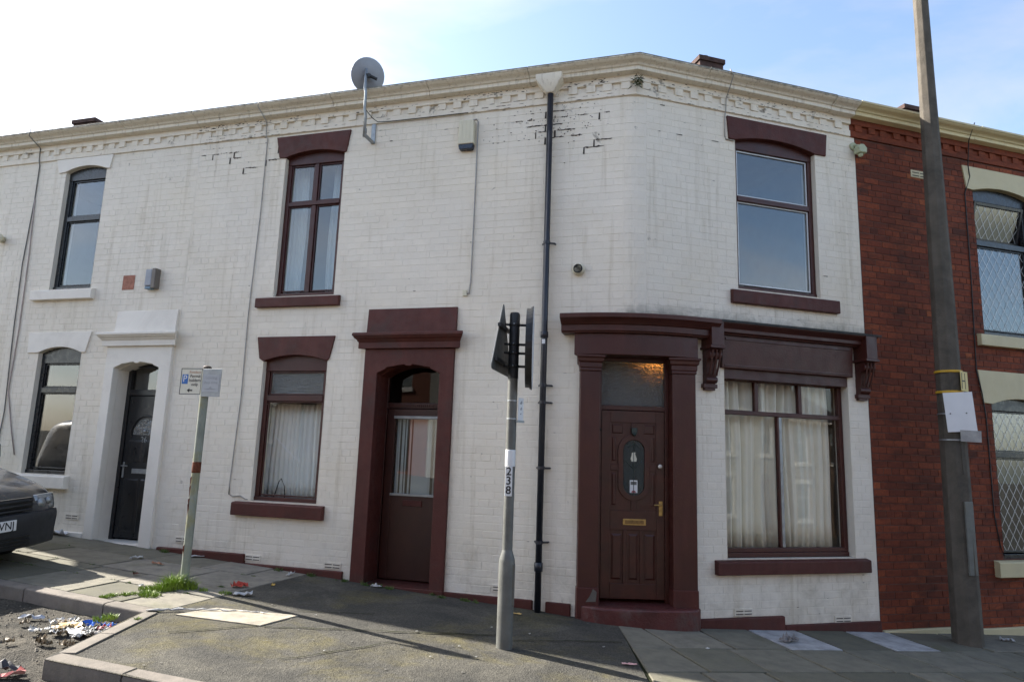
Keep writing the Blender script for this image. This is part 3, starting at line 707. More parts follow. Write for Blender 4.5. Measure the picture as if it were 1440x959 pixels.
roof(corner, 'L', 0, 6.05, mit_in=True); roof(corner, 'R', 0, 3.05, mit_in=True); roof(number26, 'L', 6.06, 9.88); roof(redhouse, 'R', 3.06, 9.2)
def chimney(house, fr, u0, u1, v0, v1, z0, z1, pots=1):
    o = mk('chimney', MB().box(u0, u1, v0, v1, z0, z1-.1).box(u0-.03, u1+.03, v0-.03, v1+.03, z1-.098, z1), M_chim, house, fr, bevel=.008)
    for i in range(pots):
        uc = u0+(u1-u0)*(i+.5)/pots
        mk('chimney_pot', MB().lathe([(.10, z1), (.085, z1+.12), (.10, z1+.13), (.10, z1+.16), (.07, z1+.16)], (uc, (v0+v1)/2, 0)), M_galv, o, fr, smooth=True)
chimney(redhouse, FR, -3.88, -3.36, -4.5, -3.95, 7.5, 9.38)
chimney(redhouse, FR, -8.75, -8.33, -4.5, -3.95, 7.5, 9.30, 0)

# ------------------------------------------------------------------ windows
def window(house, fr, u0, u1, z0, zs, zc, mat, zh, transoms=(), mullions=(), panes=(), lintel=None, sill=None, lmat=None, smat=None, v=-.12, st=.06, d=.06, pane_mat=None, bead=.018, label=None, bmat=None):
    m = MB()
    m.box(u0+.004, u0+st, v, v+d, z0+.05, zh).box(u1-st, u1-.004, v, v+d, z0+.05, zh)
    m.box(u0+.004, u1-.004, v, v+d+.012, z0-.01, z0+.05)
    m.prism([(u0+.004, zh), (u1-.004, zh)]+arch(u0+.004, u1-.004, max(zs, zh+.01), zc+.012), v, v+d+.004)
    for za, zb in transoms: m.box(u0+st, u1-st, v+.002, v+d+.008, za, zb)
    for a, b, za, zb in mullions: m.box(a, b, v+.004, v+d-.002, za, zb)
    w = mk('window', m, mat, house, fr, bevel=.006)
    if label: w['label'] = label
    for i, pn in enumerate(panes):
        a, b, c, e_ = pn[:4]; pm = pn[4] if len(pn) > 4 else (pane_mat or M_glass)
        mk('pane', MB().box(a-.004, b+.004, v+.018, v+.024, c-.004, e_+.004), pm, w, fr)
        if bead:
            q = MB(); k = bead
            q.box(a, a+k, v+.025, v+.04, c, e_).box(b-k, b, v+.025, v+.04, c, e_).box(a+k, b-k, v+.025, v+.04, c, c+k).box(a+k, b-k, v+.025, v+.04, e_-k, e_)
            mk('glazing_bead', q, bmat or mat, w, fr, bevel=.003)
    if lintel:
        t0, t1, zt, b0, b1, zb = lintel
        mk('lintel', MB().prism([(t0, zt), (b0, zb), (u0-.001, zs)]+arch(u0-.001, u1+.001, zs, zc)[::-1][1:]+[(b1, zb), (t1, zt)], -.118, .022), lmat, w, fr, bevel=.006)
    if sill:
        a, b, c, e_, pr = sill
        mk('sill', MB().extr([(-.13, c), (pr-.006, c), (pr, c+.006), (pr, e_-.02), (pr-.008, e_-.01), (-.06, e_+.012), (-.13, e_+.012)], a, b), smat or lmat, w, fr, bevel=.006)
    return w
# corner house, upper left
zt = 4.78
window(corner, FL, 3.757, 4.64, 3.545, 5.445, 5.515, M_maroon, 5.36, [(zt, zt+.055)], [(4.165, 4.225, 3.60, zt), (4.165, 4.225, zt+.055, 5.36)],
       [(3.82, 4.16, 3.615, zt), (4.23, 4.58, 3.615, zt), (3.82, 4.16, zt+.06, 5.355), (4.23, 4.58, zt+.06, 5.355)],
       (3.68, 4.80, 5.75, 3.725, 4.735, 5.455), (3.655, 4.865, 3.395, 3.53, .06), M_maroonS, label='maroon four pane upper window with sky in the glass')
# corner house, lower left
zt = 2.20
window(corner, FL, 3.77, 4.69, .97, 2.70, 2.775, M_maroon, 2.58, [(zt, zt+.075)], [], [(3.835, 4.625, 1.03, zt, M_glassS), (3.835, 4.625, zt+.08, 2.575, M_ripple)],
       (3.68, 4.805, 3.013, 3.74, 4.75, 2.735), (3.65, 4.915, .79, .952, .075), M_maroonS, label='maroon ground floor window with cracked pane and rippled top light')
m = MB()
for a, b in (((4.33, .0, 1.62), (4.18, 0, 1.50)), ((4.33, 0, 1.62), (4.24, 0, 1.71)), ((4.33, 0, 1.62), (4.48, 0, 1.75)), ((4.18, 0, 1.50), (4.10, 0, 1.46))): m.tube([(a[0], -.094, a[2]), (b[0], -.094, b[2])], .0042, 4)
mk('crack', m, M_signwhite, [o for o in corner.children if o.name.startswith('window')][-1], FL)
# corner house, upper right
zt = 4.72
window(corner, FR, -2.465, -1.315, 3.62, 5.455, 5.535, M_maroon, 5.375, [(zt, zt+.065)], [], [(-2.40, -1.38, 3.69, zt), (-2.40, -1.38, zt+.07, 5.37)],
       (-2.653, -1.20, 5.745, -2.625, -1.225, 5.455), (-2.70, -1.21, 3.435, 3.60, .06), M_maroonS, label='large maroon upper window with two panes reflecting blue sky', bmat=M_lead)
# shop window, right
w = window(corner, FR, -2.80, -1.105, .60, 2.66, 2.67, M_maroon, 2.55, [(2.165, 2.215)], [(-1.625, -1.575, 2.215, 2.55), (-2.225, -2.175, 2.215, 2.55), (-1.90, -1.872, .70, 2.165)],
           [(-2.735, -1.93, .70, 2.16), (-1.868, -1.168, .70, 2.16), (-2.735, -2.23, 2.22, 2.545), (-2.17, -1.63, 2.22, 2.545), (-1.57, -1.168, 2.22, 2.545)],
           None, (-2.945, -.945, .44, .588, .08), M_maroonS, M_maroonS, v=-.16, bead=0, label='wide maroon shop window with cream curtains behind', pane_mat=M_glassS)
mk('window_bottom_rail', MB().box(-2.74, -1.165, -.158, -.092, .652, .698), M_maroon, w, FR, bevel=.005)
mk('sliding_stile', MB().box(-1.945, -1.902, -.150, -.115, .70, 2.165), M_galv, w, FR, bevel=.004)
# number 26
zt = 4.82
window(number26, FL, 7.687, 8.45, 3.775, 5.58, 5.65, M_upvc, 5.46, [(zt, zt+.075)], [], [(7.76, 8.38, 3.84, zt), (7.76, 8.38, zt+.08, 5.455)],
       (7.58, 8.655, 5.785, 7.62, 8.58, 5.57), (7.59, 8.72, 3.61, 3.765, .07), M_trimW, st=.07, label='black upper window with arched white lintel', bmat=M_upvc)
zt = 2.28
window(number26, FL, 7.68, 8.462, 1.16, 2.845, 2.925, M_upvc, 2.70, [(zt, zt+.075)], [], [(7.75, 8.392, 1.23, zt, M_glassD), (7.75, 8.392, zt+.08, 2.695, M_glassD)],
       (7.53, 8.68, 3.14, 7.605, 8.66, 2.845), (7.585, 8.72, .975, 1.148, .09), M_trimW, st=.07, label='black ground floor window with white sill', bmat=M_upvc)
# red house
def leaded(w, fr, u0, u1, z0, z1, v):
    m = MB(); sx, sz = .125, .20; n = int((u1-u0)/sx)+int((z1-z0)/sz)+4
    for sgn in (1, -1):
        for k in range(-n, n):
            # line z = z0 + (u-u0-k*sx)*sz/sx*sgn ; clip
            pts = []
            for i in range(2):
                pass
            a, b = u0, u1; f = lambda u: z0+(u-u0-k*sx)*sz/sx*sgn+(0 if sgn > 0 else 0)
            if sgn > 0: ua, ub = u0+k*sx, u0+k*sx+(z1-z0)*sx/sz
            else: ub, ua = u0+k*sx, u0+k*sx-(z1-z0)*sx/sz
            ua, ub = max(ua, u0), min(ub, u1)
            if ub-ua < .01: continue
            p, q = Vector((ua, f(ua))), Vector((ub, f(ub))); dd = (q-p).normalized(); nn = Vector((-dd.y, dd.x))*.0034
            m.add([(p.x+nn.x, v, p.y+nn.y), (q.x+nn.x, v, q.y+nn.y), (q.x-nn.x, v, q.y-nn.y), (p.x-nn.x, v, p.y-nn.y)], [(0, 1, 2, 3)])
    mk('lead_lattice', m, M_lead, w, fr)
w = window(redhouse, FR, -6.05, -5.03, 3.39, 5.365, 5.44, M_upvc, 5.25, [(4.62, 4.70)], [], [(-5.98, -5.10, 3.46, 4.615)],
       (-6.22, -4.862, 5.70, -6.16, -4.915, 5.375), (-6.19, -4.895, 3.225, 3.385, .07), M_cream, st=.065, label='black upper window with diamond leading and top light ajar', bmat=M_upvc)
leaded(w, FR, -5.98, -5.10, 3.46, 4.615, -.094)
TL = FR @ Matrix.Translation((0, -.05, 5.24)) @ Matrix.Rotation(R(-13), 4, 'X')     # top light pushed open, hinged along its head
sash = mk('opening_sash', MB().box(-5.985, -5.945, -.03, .02, -.53, 0).box(-5.135, -5.095, -.03, .02, -.53, 0).box(-5.945, -5.135, -.03, .02, -.53, -.485).box(-5.945, -5.135, -.03, .02, -.045, 0), M_upvc, w, TL, bevel=.005)
mk('opening_pane', MB().box(-5.945, -5.135, -.008, -.002, -.485, -.045), M_glass, w, TL)
leaded(w, TL, -5.945, -5.135, -.485, -.045, .001)
w = window(redhouse, FR, -6.05, -5.05, .56, 2.475, 2.56, M_upvc, 2.40, [(1.80, 1.875)], [], [(-5.98, -5.12, .63, 1.795), (-5.98, -5.12, 1.88, 2.395)],
       (-6.24, -4.848, 2.905, -6.2, -4.905, 2.485), (-6.2, -4.875, .35, .543, .08), M_cream, st=.065, label='black ground floor window with diamond leading', bmat=M_upvc)
leaded(w, FR, -5.98, -5.12, .63, 1.795, -.094); leaded(w, FR, -5.98, -5.12, 1.88, 2.395, -.094)

# ------------------------------------------------------------------ door surrounds and doors
DC = [(-.02, 0), (.085, 0), (.085, .075), (.09, .08), (.10, .085), (.105, .10), (.125, .115), (.14, .125), (.145, .14), (.16, .145), (.16, .175), (.15, .185), (-.02, .205)]
def surround(house, fr, a, b, oa, ob, zbot, zsp, zcr, ztop, zc0, panel, mat, cornu, depth=.34):
    w_ = ob-oa; am = arch(oa, ob, zsp, zcr, 16)[::-1]
    cut = [(oa, zsp-.10)]+am[:3]+[(oa+w_*.155, zsp+(zcr-zsp)*.66)]+am[4:8]+[(oa+w_*.465, zcr-.018), (oa+w_*.535, zcr-.018)]+am[9:13]+[(ob-w_*.155, zsp+(zcr-zsp)*.66)]+am[14:]+[(ob, zsp-.10)]
    o = mk('door_surround', MB().prism([(a, zbot), (a, ztop), (b, ztop), (b, zbot), (ob, zbot)]+cut[::-1]+[(oa, zbot)], -.06, .045), mat, house, fr, bevel=.008)
    mk('surround_reveal', MB().prism([(oa-.05, zbot), (oa-.05, zcr+.06), (ob+.05, zcr+.06), (ob+.05, zbot), (ob+.003, zbot), (ob+.003, zsp-.02)]+arch(oa-.003, ob+.003, zsp-.02, zcr+.005)+[(oa-.003, zbot)], -depth, -.061), mat, o, fr)
    ca, cb = cornu; m = MB(); L0 = .06
    # cornice with returned ends
    def cap(u, k): return lambda v, z: (u+k*max(0, v)*.75, v, zc0+z)
    m.sweep(DC, [cap(ca+.10, -1), cap(cb-.10, 1)])
    mk('surround_cornice', m, mat, o, fr, bevel=.004)
    pa, pb, pz0, pz1 = panel
    mk('surround_panel', MB().extr([(-.05, pz0), (.05, pz0), (.028, pz1), (-.05, pz1)], pa, pb), mat, o, fr, bevel=.005)
    return o
surround(corner, FL, 2.085, 3.24, 2.255, 3.06, -.3, 2.54, 2.645, 2.835, 2.835, (2.075, 3.235, 3.03, 3.33), M_maroonS, (1.96, 3.35))
surround(number26, FL, 6.10, 7.19, 6.285, 7.04, -.1, 2.62, 2.70, 2.925, 2.915, (6.085, 7.105, 3.10, 3.412), M_trimW, (5.99, 7.29), .30)
def raised(m, a, b, z0, z1, v, e=.02, h=.012):
    m.add([(a, v, z0), (b, v, z0), (b, v, z1), (a, v, z1), (a+e, v+h, z0+e), (b-e, v+h, z0+e), (b-e, v+h, z1-e), (a+e, v+h, z1-e)], [(4, 5, 6, 7), (0, 1, 5, 4), (1, 2, 6, 5), (2, 3, 7, 6), (3, 0, 4, 7)])
# door of the left facade: half glazed with vertical blind
V = -.345
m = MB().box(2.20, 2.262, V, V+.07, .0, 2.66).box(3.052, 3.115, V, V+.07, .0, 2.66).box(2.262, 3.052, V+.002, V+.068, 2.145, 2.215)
dd = mk('door', m, M_doorShade, corner, FL, bevel=.006); dd['label'] = 'maroon half glazed door with letter slot'
for i in range(30): pass
m = MB()
for i in range(27): m.box(2.30+i*.027, 2.316+i*.027, V+.068, V+.082, 2.165, 2.195)
mk('dentil_moulding', m, M_maroon, dd, FL)
mk('fanlight_pane', MB().box(2.262, 3.052, V+.02, V+.026, 2.215, 2.66), M_glassF, dd, FL)
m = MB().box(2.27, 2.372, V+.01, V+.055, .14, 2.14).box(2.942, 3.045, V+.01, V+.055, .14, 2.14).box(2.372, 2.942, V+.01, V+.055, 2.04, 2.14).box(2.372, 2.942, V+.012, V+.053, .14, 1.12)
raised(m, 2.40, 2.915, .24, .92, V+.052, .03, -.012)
mk('door_leaf', m, M_doorShade, dd, FL, bevel=.006)
mk('letter_slot', MB().box(2.53, 2.78, V+.05, V+.066, .985, 1.055), M_maroonS, dd, FL, bevel=.004)
mk('glazing_bar', MB().box(2.36, 2.955, V+.05, V+.066, 2.02, 2.055), M_galv, dd, FL, bevel=.003); mk('glazing_bar', MB().box(2.36, 2.955, V+.05, V+.066, 1.10, 1.13), M_galv, dd, FL, bevel=.003)
mk('door_pane', MB().box(2.366, 2.948, V+.028, V+.033, 1.115, 2.045), M_glass, dd, FL)
mk('threshold', MB().box(2.09, 3.235, -.36, .05, -.2, .125), M_maroonS, dd, FL, bevel=.01)
# number 26 black door
V = -.30
m = MB().box(6.262, 6.335, V, V+.07, .2, 2.72).box(6.99, 7.062, V, V+.07, .2, 2.72).box(6.335, 6.99, V+.002, V+.068, 2.27, 2.35).box(6.335, 6.99, V+.002, V+.068, 2.66, 2.72)
d26 = mk('door', m, M_black, number26, FL, bevel=.006); d26['label'] = 'glossy black panelled door numbered 26'
mk('fanlight_pane', MB().box(6.335, 6.99, V+.02, V+.026, 2.35, 2.66), M_glassD, d26, FL)
m = MB().box(6.34, 6.985, V+.01, V+.05, .36, 2.262)
for a, b in ((6.40, 6.645), (6.68, 6.925)):
    raised(m, a, b, 1.36, 1.66, V+.05); raised(m, a, b, .45, 1.14, V+.05)
m.tube([(6.66+.24*math.cos(q), V+.055, 1.72+.27*math.sin(q)) for q in [math.pi*i/14 for i in range(15)]], .014, 6)
mk('door_leaf', m, M_black, d26, FL, bevel=.004)
mk('door_pane', MB().prism([(6.45, 1.73)]+[(6.66+.2*math.cos(q), 1.73+.22*math.sin(q)) for q in [math.pi-math.pi*i/14 for i in range(15)]]+[(6.87, 1.73)], V+.050, V+.054), M_frost, d26, FL)
t26 = text_mb('26', .105, V+.056, -6.665, 1.665); mk('house_number', t26, M_galv, d26, FL)
mk('knocker', MB().lathe([(.0, .02), (.028, .015), (.03, 0)], (6.665, V+.052, 1.78), (0, 1, 0), 12), M_galv, d26, FL, smooth=True)
mk('letter_box', MB().box(6.53, 6.80, V+.05, V+.064, 1.21, 1.275), M_galv, d26, FL, bevel=.004)
mk('door_handle', MB().box(6.935, 6.965, V+.05, V+.06, 1.15, 1.36).box(6.85, 6.96, V+.085, V+.10, 1.30, 1.318).box(6.945, 6.958, V+.06, V+.10, 1.30, 1.318), M_galv, d26, FL, bevel=.004)
mk('door_step', MB().box(6.10, 7.19, -.32, .03, .0, .335), M_trimW, d26, FL, bevel=.01)

# corner door on the chord frame
TB = .62; RB = TB/math.tan(R(16.36)); arcB = arc_fn(TB, RB)
def bay(t):                                 # t<0 / t>1 runs on along the straight walls (metres)
    def f(v, z):
        if t < 0: p = C + dL*(TB-t) + nL*v
        elif t > 1: p = C + dR*(TB+(t-1)) + nR*v
        else: p = arcB(t, v, z)
        return (p.x, p.y, z)
    return f
ent = MB(); prof = [(-.30, 2.735), (.105, 2.735), (.11, 2.74), (.11, 2.965), (.15, 2.97), (.155, 2.985), (.17, 2.99), (.172, 3.055), (.19, 3.06), (.20, 3.075), (.235, 3.10), (.25, 3.115), (.262, 3.12), (.264, 3.165), (.25, 3.172), (-.05, 3.20), (-.30, 3.20)]
fz = [(-.30, 2.735), (.105, 2.735), (.11, 2.74), (.11, 2.968), (-.30, 2.968)]
cz = [(-.05, 2.97)]+prof[4:-1]
T = [i/14 for i in range(15)]
es = mk('door_surround', MB().sweep(fz, [bay(t) for t in [-.03]+T+[1.09]]), M_maroon, corner, bevel=.004)
mk('surround_cornice', MB().sweep(cz, [bay(t) for t in [-.17]+T+[1.30]]), M_maroon, es, bevel=.004)
for a, b in ((.415, .632), (-.632, -.375)):
    mk('pilaster', MB().box(a, b, -.17, .10, .02, 2.56), M_maroon, es, FD, bevel=.008)
    mk('pilaster_base', MB().box(a-.006, b+.006, -.165, .112, .0, .30), M_maroonS, es, FD, bevel=.008)
    cp = [(-.17, 2.56), (.108, 2.56), (.112, 2.575), (.108, 2.59), (.118, 2.60), (.118, 2.65), (.135, 2.665), (.14, 2.70), (.155, 2.71), (.155, 2.734), (-.17, 2.734)]
    def capf(u, k): return lambda v, z: (u+k*max(0, v-.10)*.9, v, z)
    mk('capital', MB().sweep(cp, [capf(a, -1), capf(b, 1)]), M_maroon, es, FD, bevel=.004)
V = -.125
dc = mk('door', MB().box(.372, .416, V-.02, V+.06, .12, 2.735).box(-.376, -.33, V-.02, V+.06, .12, 2.735).box(-.33, .372, V-.018, V+.058, 2.155, 2.205).box(-.33, .372, V-.018, V+.058, 2.70, 2.735), M_doorwood, corner, FD, bevel=.006)
dc['label'] = 'panelled red brown corner door with oval glass and brass letter plate'
mk('fanlight_pane', MB().box(-.33, .372, V+.01, V+.018, 2.205, 2.70), M_frost, dc, FD)
# leaf with sunk panels round an oval light
mk('door_leaf', MB().box(-.326, .368, V, V+.038, .165, 2.15), M_doorwood, dc, FD, bevel=.004)
fm = MB(); vv0, vv1 = V+.038, V+.052
ucn = .01; ro, rin, zc_, hh_ = .175, .118, 1.535, .18
def oval(r): return [(ucn+r*math.cos(q), zc_+(hh_ if math.sin(q) >= 0 else -hh_)+r*math.sin(q)) for q in [2*math.pi*i/28 for i in range(28)]]
fm.box(.268, .368, vv0, vv1, .165, 2.15).box(-.326, -.235, vv0, vv1, .165, 2.15)
fm.box(-.235, .268, vv0, vv1, 2.02, 2.15).box(-.235, .268, vv0, vv1, .87, 1.075).box(-.235, .268, vv0, vv1, .165, .32)
fm.box(.085, .125, vv0, vv1, .32, .87).box(-.095, -.055, vv0, vv1, .32, .87)
fm.box(ucn-.03, ucn+.03, vv0, vv1, zc_+hh_+ro-.006, 2.02).box(ucn-.03, ucn+.03, vv0, vv1, 1.075, zc_-hh_-ro+.006)
fm.box(ucn+ro-.003, .268, vv0, vv1, 1.50, 1.565).box(-.235, ucn-ro+.003, vv0, vv1, 1.50, 1.565)
oo, oi = oval(ro), oval(rin); n = len(oo)
fm.add([(p[0], vv1+.004, p[1]) for p in oo]+[(p[0], vv1+.004, p[1]) for p in oi]+[(p[0], vv0, p[1]) for p in oo]+[(p[0], vv0-.01, p[1]) for p in oi],
       [(i, (i+1) % n, n+(i+1) % n, n+i) for i in range(n)]+[(i, (i+1) % n, 2*n+(i+1) % n, 2*n+i) for i in range(n)]+[(n+i, n+(i+1) % n, 3*n+(i+1) % n, 3*n+i) for i in range(n)])
mk('door_moulding', fm, M_doorwood, dc, FD, bevel=.004)
for a, b, z0_, z1_ in ((-.22, -.11, .36, .83), (-.035, .065, .36, .83), (.14, .25, .36, .83)):
    pm = MB(); raised(pm, a, b, z0_, z1_, vv0+.001, .018, .010); mk('raised_panel', pm, M_doorwood, dc, FD)
for a, b, z0_, z1_ in ((.13, .25, 1.90, 2.0), (-.22, -.10, 1.90, 2.0), (.205, .25, 1.60, 1.86), (-.22, -.185, 1.60, 1.86), (.205, .25, 1.13, 1.47), (-.22, -.185, 1.13, 1.47)):
    pm = MB(); raised(pm, a, b, z0_, z1_, vv0+.001, .012, .008); mk('raised_panel', pm, M_doorwood, dc, FD)
mk('oval_pane', MB().prism(oval(rin), V+.036, V+.041), M_ovalglass, dc, FD)
m = MB()
for a, b in (((ucn, 1.84), (ucn, 1.24)), ((ucn-.1, 1.62), (ucn, 1.52)), ((ucn+.1, 1.62), (ucn, 1.52)), ((ucn-.06, 1.75), (ucn, 1.80)), ((ucn+.06, 1.75), (ucn, 1.80))): m.tube([(a[0], V+.043, a[1]), (b[0], V+.043, b[1])], .004, 5)
mk('leading', m, M_iron, dc, FD)
mk('door_sticker', MB().box(ucn-.042, ucn+.042, V+.0425, V+.0435, 1.265, 1.40), M_signwhite, dc, FD)
mk('sticker_print', MB().box(ucn-.033, ucn+.033, V+.0438, V+.0445, 1.35, 1.385), M_signgrey, dc, FD)
mk('sticker_print', MB().prism([(ucn+.025*math.cos(q), 1.268+.022*math.sin(q)) for q in [math.pi*i/8 for i in range(9)]], V+.0438, V+.0445), simple('sticker_red', (.25, .03, .05), .5), dc, FD)
mk('glass_motif', MB().prism([(ucn-.03, 1.60), (ucn-.035, 1.63), (ucn-.015, 1.68), (ucn-.02, 1.70), (ucn+.02, 1.695), (ucn+.025, 1.66), (ucn+.035, 1.63), (ucn+.025, 1.60)], V+.0425, V+.0435), M_signcream, dc, FD)
mk('door_knocker', MB().prism([(ucn-.034, 1.965), (ucn+.034, 1.965), (ucn+.03, 1.91), (ucn+.012, 1.875), (ucn-.012, 1.875), (ucn-.03, 1.91)], vv1, vv1+.03).lathe([(.018, -.01), (.02, .01), (0, .022)], (ucn, vv1+.03, 1.895), (0, 1, 0), 10), M_iron, dc, FD, bevel=.006)
mk('letter_plate', MB().box(-.122, .128, vv1, vv1+.008, .925, .99), M_brass, dc, FD, bevel=.003)
mk('letter_flap', MB().box(-.10, .106, vv1+.0085, vv1+.014, .938, .977), simple('dull_brass', (.22, .14, .06), .5, .3, 30, 0, 0, .5, .8), dc, FD, bevel=.003)
mk('door_handle', MB().box(-.303, -.263, vv1, vv1+.007, 1.03, 1.185).tube([(-.283, vv1+.005, 1.145), (-.283, vv1+.05, 1.145), (-.20, vv1+.055, 1.145)], .009, 8), M_brass, dc, FD, bevel=.002)
mk('door_knob', MB().lathe([(.012, 0), (.012, .02), (.022, .03), (.024, .042), (.012, .052), (0, .054)], (-.27, vv1, 1.555), (0, 1, 0), 14), simple('pale_knob', (.7, .66, .6), .25, .05, 9, 0, 0, .6), dc, FD, smooth=True)
mk('bell_push', MB().lathe([(.02, 0), (.018, .01), (.008, .012), (.008, .018), (0, .019)], (.392, V+.06, 1.935), (0, 1, 0), 12), M_ink, dc, FD, smooth=True)
st_pts = [(-.66, -.30), (-.66, .09), (-.60, .17), (-.45, .225), (-.2, .25), (.1, .25), (.38, .215), (.55, .15), (.64, .06), (.64, -.30)]
m = MB(); k = len(st_pts); zt_ = .125; zb_ = -.25
rg = random.Random(3)
ins = [(x*.985, y-.012 if y > 0 else y) for x, y in st_pts]
m.add([(x, y, zt_) for x, y in ins]+[(x, y, zt_-.015+rg.uniform(-.006, .004)) for x, y in st_pts]+[(x, y+rg.uniform(-.008, .004), .03) for x, y in st_pts]+[(x, y, zb_) for x, y in st_pts], [tuple(range(k))]+[(j*k+i, j*k+(i+1) % k, (j+1)*k+(i+1) % k, (j+1)*k+i) for j in range(3) for i in range(k)])
M_step = simple('worn_maroon_step', (.085, .022, .019), .5, .25, 6, 40, .006, .4, dirt_or_glare=(.10, .085, .075), dirt_or_glare_amt=.6)
mk('door_step', m, M_step, corner, FD, bevel=.008)
mk('paint_chip', MB().prism([(.545, .16), (.44, .165), (.43, .26), (.47, .29), (.50, .22)], .1125, .1140), M_kerb, es, FD)

# shop front cornice, frieze and corbels on the right wall
sf = mk('shop_fascia', MB().extr([(-.12, 2.67), (.045, 2.67), (.05, 2.675), (.075, 3.03), (.07, 3.035), (-.12, 3.035)], -2.84, -1.05), M_maroon, corner, FR, bevel=.005)
mk('fascia_frame', MB().box(-2.80, -1.08, .068, .082, 2.985, 3.012).box(-2.80, -1.08, .046, .058, 2.69, 2.712), M_maroon, sf, FR, bevel=.003)
mk('shop_cornice', MB().extr([(-.05, 3.036), (.10, 3.036), (.105, 3.05), (.14, 3.06), (.142, 3.10), (.16, 3.115), (.185, 3.135), (.20, 3.15), (.20, 3.185), (-.05, 3.215)], -3.10, -.84), M_maroon, sf, FR, bevel=.004)
mk('lead_flashing', MB().add([(-3.14, .215, 3.182), (-.80, .215, 3.182), (-.80, -.01, 3.225), (-3.14, -.01, 3.225), (-3.14, .215, 3.158), (-.80, .215, 3.158)], [(0, 1, 2, 3), (0, 1, 5, 4)]), simple('sooty_lead', (.03, .03, .028), .7, .4, 12, 60, .003), sf, FR)
mk('head_board', MB().box(-2.80, -1.105, -.06, -.004, 2.56, 2.668), M_maroon, sf, FR)
def corbel(uc):
    m = MB(); w_ = .155
    m.box(uc-w_*.5, uc+w_*.5, -.02, .215, 2.885, 3.155)
    m.box(uc-w_*.62, uc+w_*.62, -.02, .225, 2.855, 2.884)
    prof = [(-.02, 2.40)]
    for i in range(13):                    # scrolled S bracket
        t = i/12; v = .045+.135*(t**1.8)+.018*math.sin(t*math.pi*2); prof.append((v, 2.45+.405*t))
    prof.append((-.02, 2.855)); m.extr(prof, uc-w_*.42, uc+w_*.42)
    m.tube([(uc-w_*.5, .125, 2.79), (uc+w_*.5, .125, 2.79)], .052, 14)
    m.tube([(uc-w_*.46, .055, 2.52), (uc+w_*.46, .055, 2.52)], .038, 12)
    for q in (-.3, 0, .3): m.tube([(uc+q*w_, .10, 2.56), (uc+q*w_, .155, 2.70), (uc+q*w_, .19, 2.84)], .012, 6)
    m.box(uc-w_*.56, uc+w_*.56, -.02, .06, 2.43, 2.475).box(uc-w_*.42, uc+w_*.42, -.02, .045, 2.405, 2.43)
    mk('corbel', m, M_maroon, sf, FR, bevel=.004)
corbel(-.895); corbel(-2.985)

# plinths along the wall foot
for a, b, z1_, pr in ((5.99, 4.685, .335, .045), (4.68, 3.345, .232, .04), (2.085, 1.07, .115, .03), (.93, .66, .112, .03)):
    mk('plinth', MB().box(a, b, -.05, pr, z1_-.30, z1_), M_maroonS, corner, FL, bevel=.012)
for a, b, z1_, pr in ((-.66, -1.79, .0, .04), (-1.795, -3.09, -.095, .035)):
    mk('plinth', MB().box(a, b, -.05, pr, z1_-.35, z1_), M_maroonS, corner, FR, bevel=.012)
mk('plinth', MB().box(7.2, 9.8, -.05, .05, .2, .43), M_trimW, number26, FL, bevel=.012)
mk('plinth', MB().box(-4.4, -3.12, -.05, .05, -.5, -.20), M_cream, redhouse, FR, bevel=.012)
mk('plinth', MB().box(-9, -4.42, -.05, .04, -.6, -.235), M_cream, redhouse, FR, bevel=.012)
# air bricks
def airbrick(house, fr, u, z, w=.225, h=.075, mat=None):
    o = mk('air_brick', MB().box(u-w/2, u+w/2, -.01, .012, z-h/2, z+h/2), mat or M_white, house, fr, bevel=.003); m = MB()
    for r in range(2):
        for k in range(2):
            m.box(u-w*.44+k*w*.46, u-w*.44+k*w*.46+w*.4, .0125, .0135, z-h*.32+r*h*.42, z-h*.32+r*h*.42+h*.13)
    mk('slot', m, M_joint, o, fr)
for u, z in ((3.49, .285), (4.58, .295), (5.63, .44)): airbrick(corner, FL, u, z)
airbrick(corner, FL, 1.42, .2)
for s_, z in ((1.285, .05), (2.577, -.065)): airbrick(corner, FR, -s_, z)
airbrick(redhouse, FR, -4.12, 5.447, .28, .10, M_cream)
airbrick(number26, FL, 7.45, .62)
mk('bare_brick_patch', MB().box(6.912, 7.115, -.01, .006, 3.72, 3.928), simple('bare_pink_brick', (.36, .16, .11), .85, .25, 25, 90, .003), number26, FL)

# downpipe
DPU, DPV = 1.0, .075
dp = mk('downpipe', MB().tube([(DPU, DPV, -.02), (DPU, DPV, 5.92)], .036, 14), M_pipe, corner, FL, smooth=True)
mk('pipe_collar', MB().lathe([(.036, 0), (.044, .003), (.044, .07), (.036, .075)], (DPU, DPV, 2.93), n=14).lathe([(.036, 0), (.046, .003), (.046, .09), (.036, .095)], (DPU, DPV, .42), n=14), M_pipe, dp, FL, smooth=True)
h = .0
hp = [(.165, .165), (.165, .165), (.05, .05)]
m = MB(); hw_, z0h, z1h, z2h = .16, 5.88, 6.02, 6.09
m.add([(DPU-.045, .03, z0h), (DPU+.045, .03, z0h), (DPU+.045, .12, z0h), (DPU-.045, .12, z0h), (DPU-hw_, .0, z1h), (DPU+hw_, 0, z1h), (DPU+hw_, .20, z1h), (DPU-hw_, .20, z1h), (DPU-hw_, 0, z2h), (DPU+hw_, 0, z2h), (DPU+hw_, .20, z2h), (DPU-hw_, .20, z2h)],
      [(3, 2, 1, 0), (0, 1, 5, 4), (1, 2, 6, 5), (2, 3, 7, 6), (3, 0, 4, 7), (4, 5, 9, 8), (5, 6, 10, 9), (6, 7, 11, 10), (7, 4, 8, 11), (8, 9, 10, 11)])
mk('rain_hopper', m, M_corniceW, dp, FL, bevel=.012)
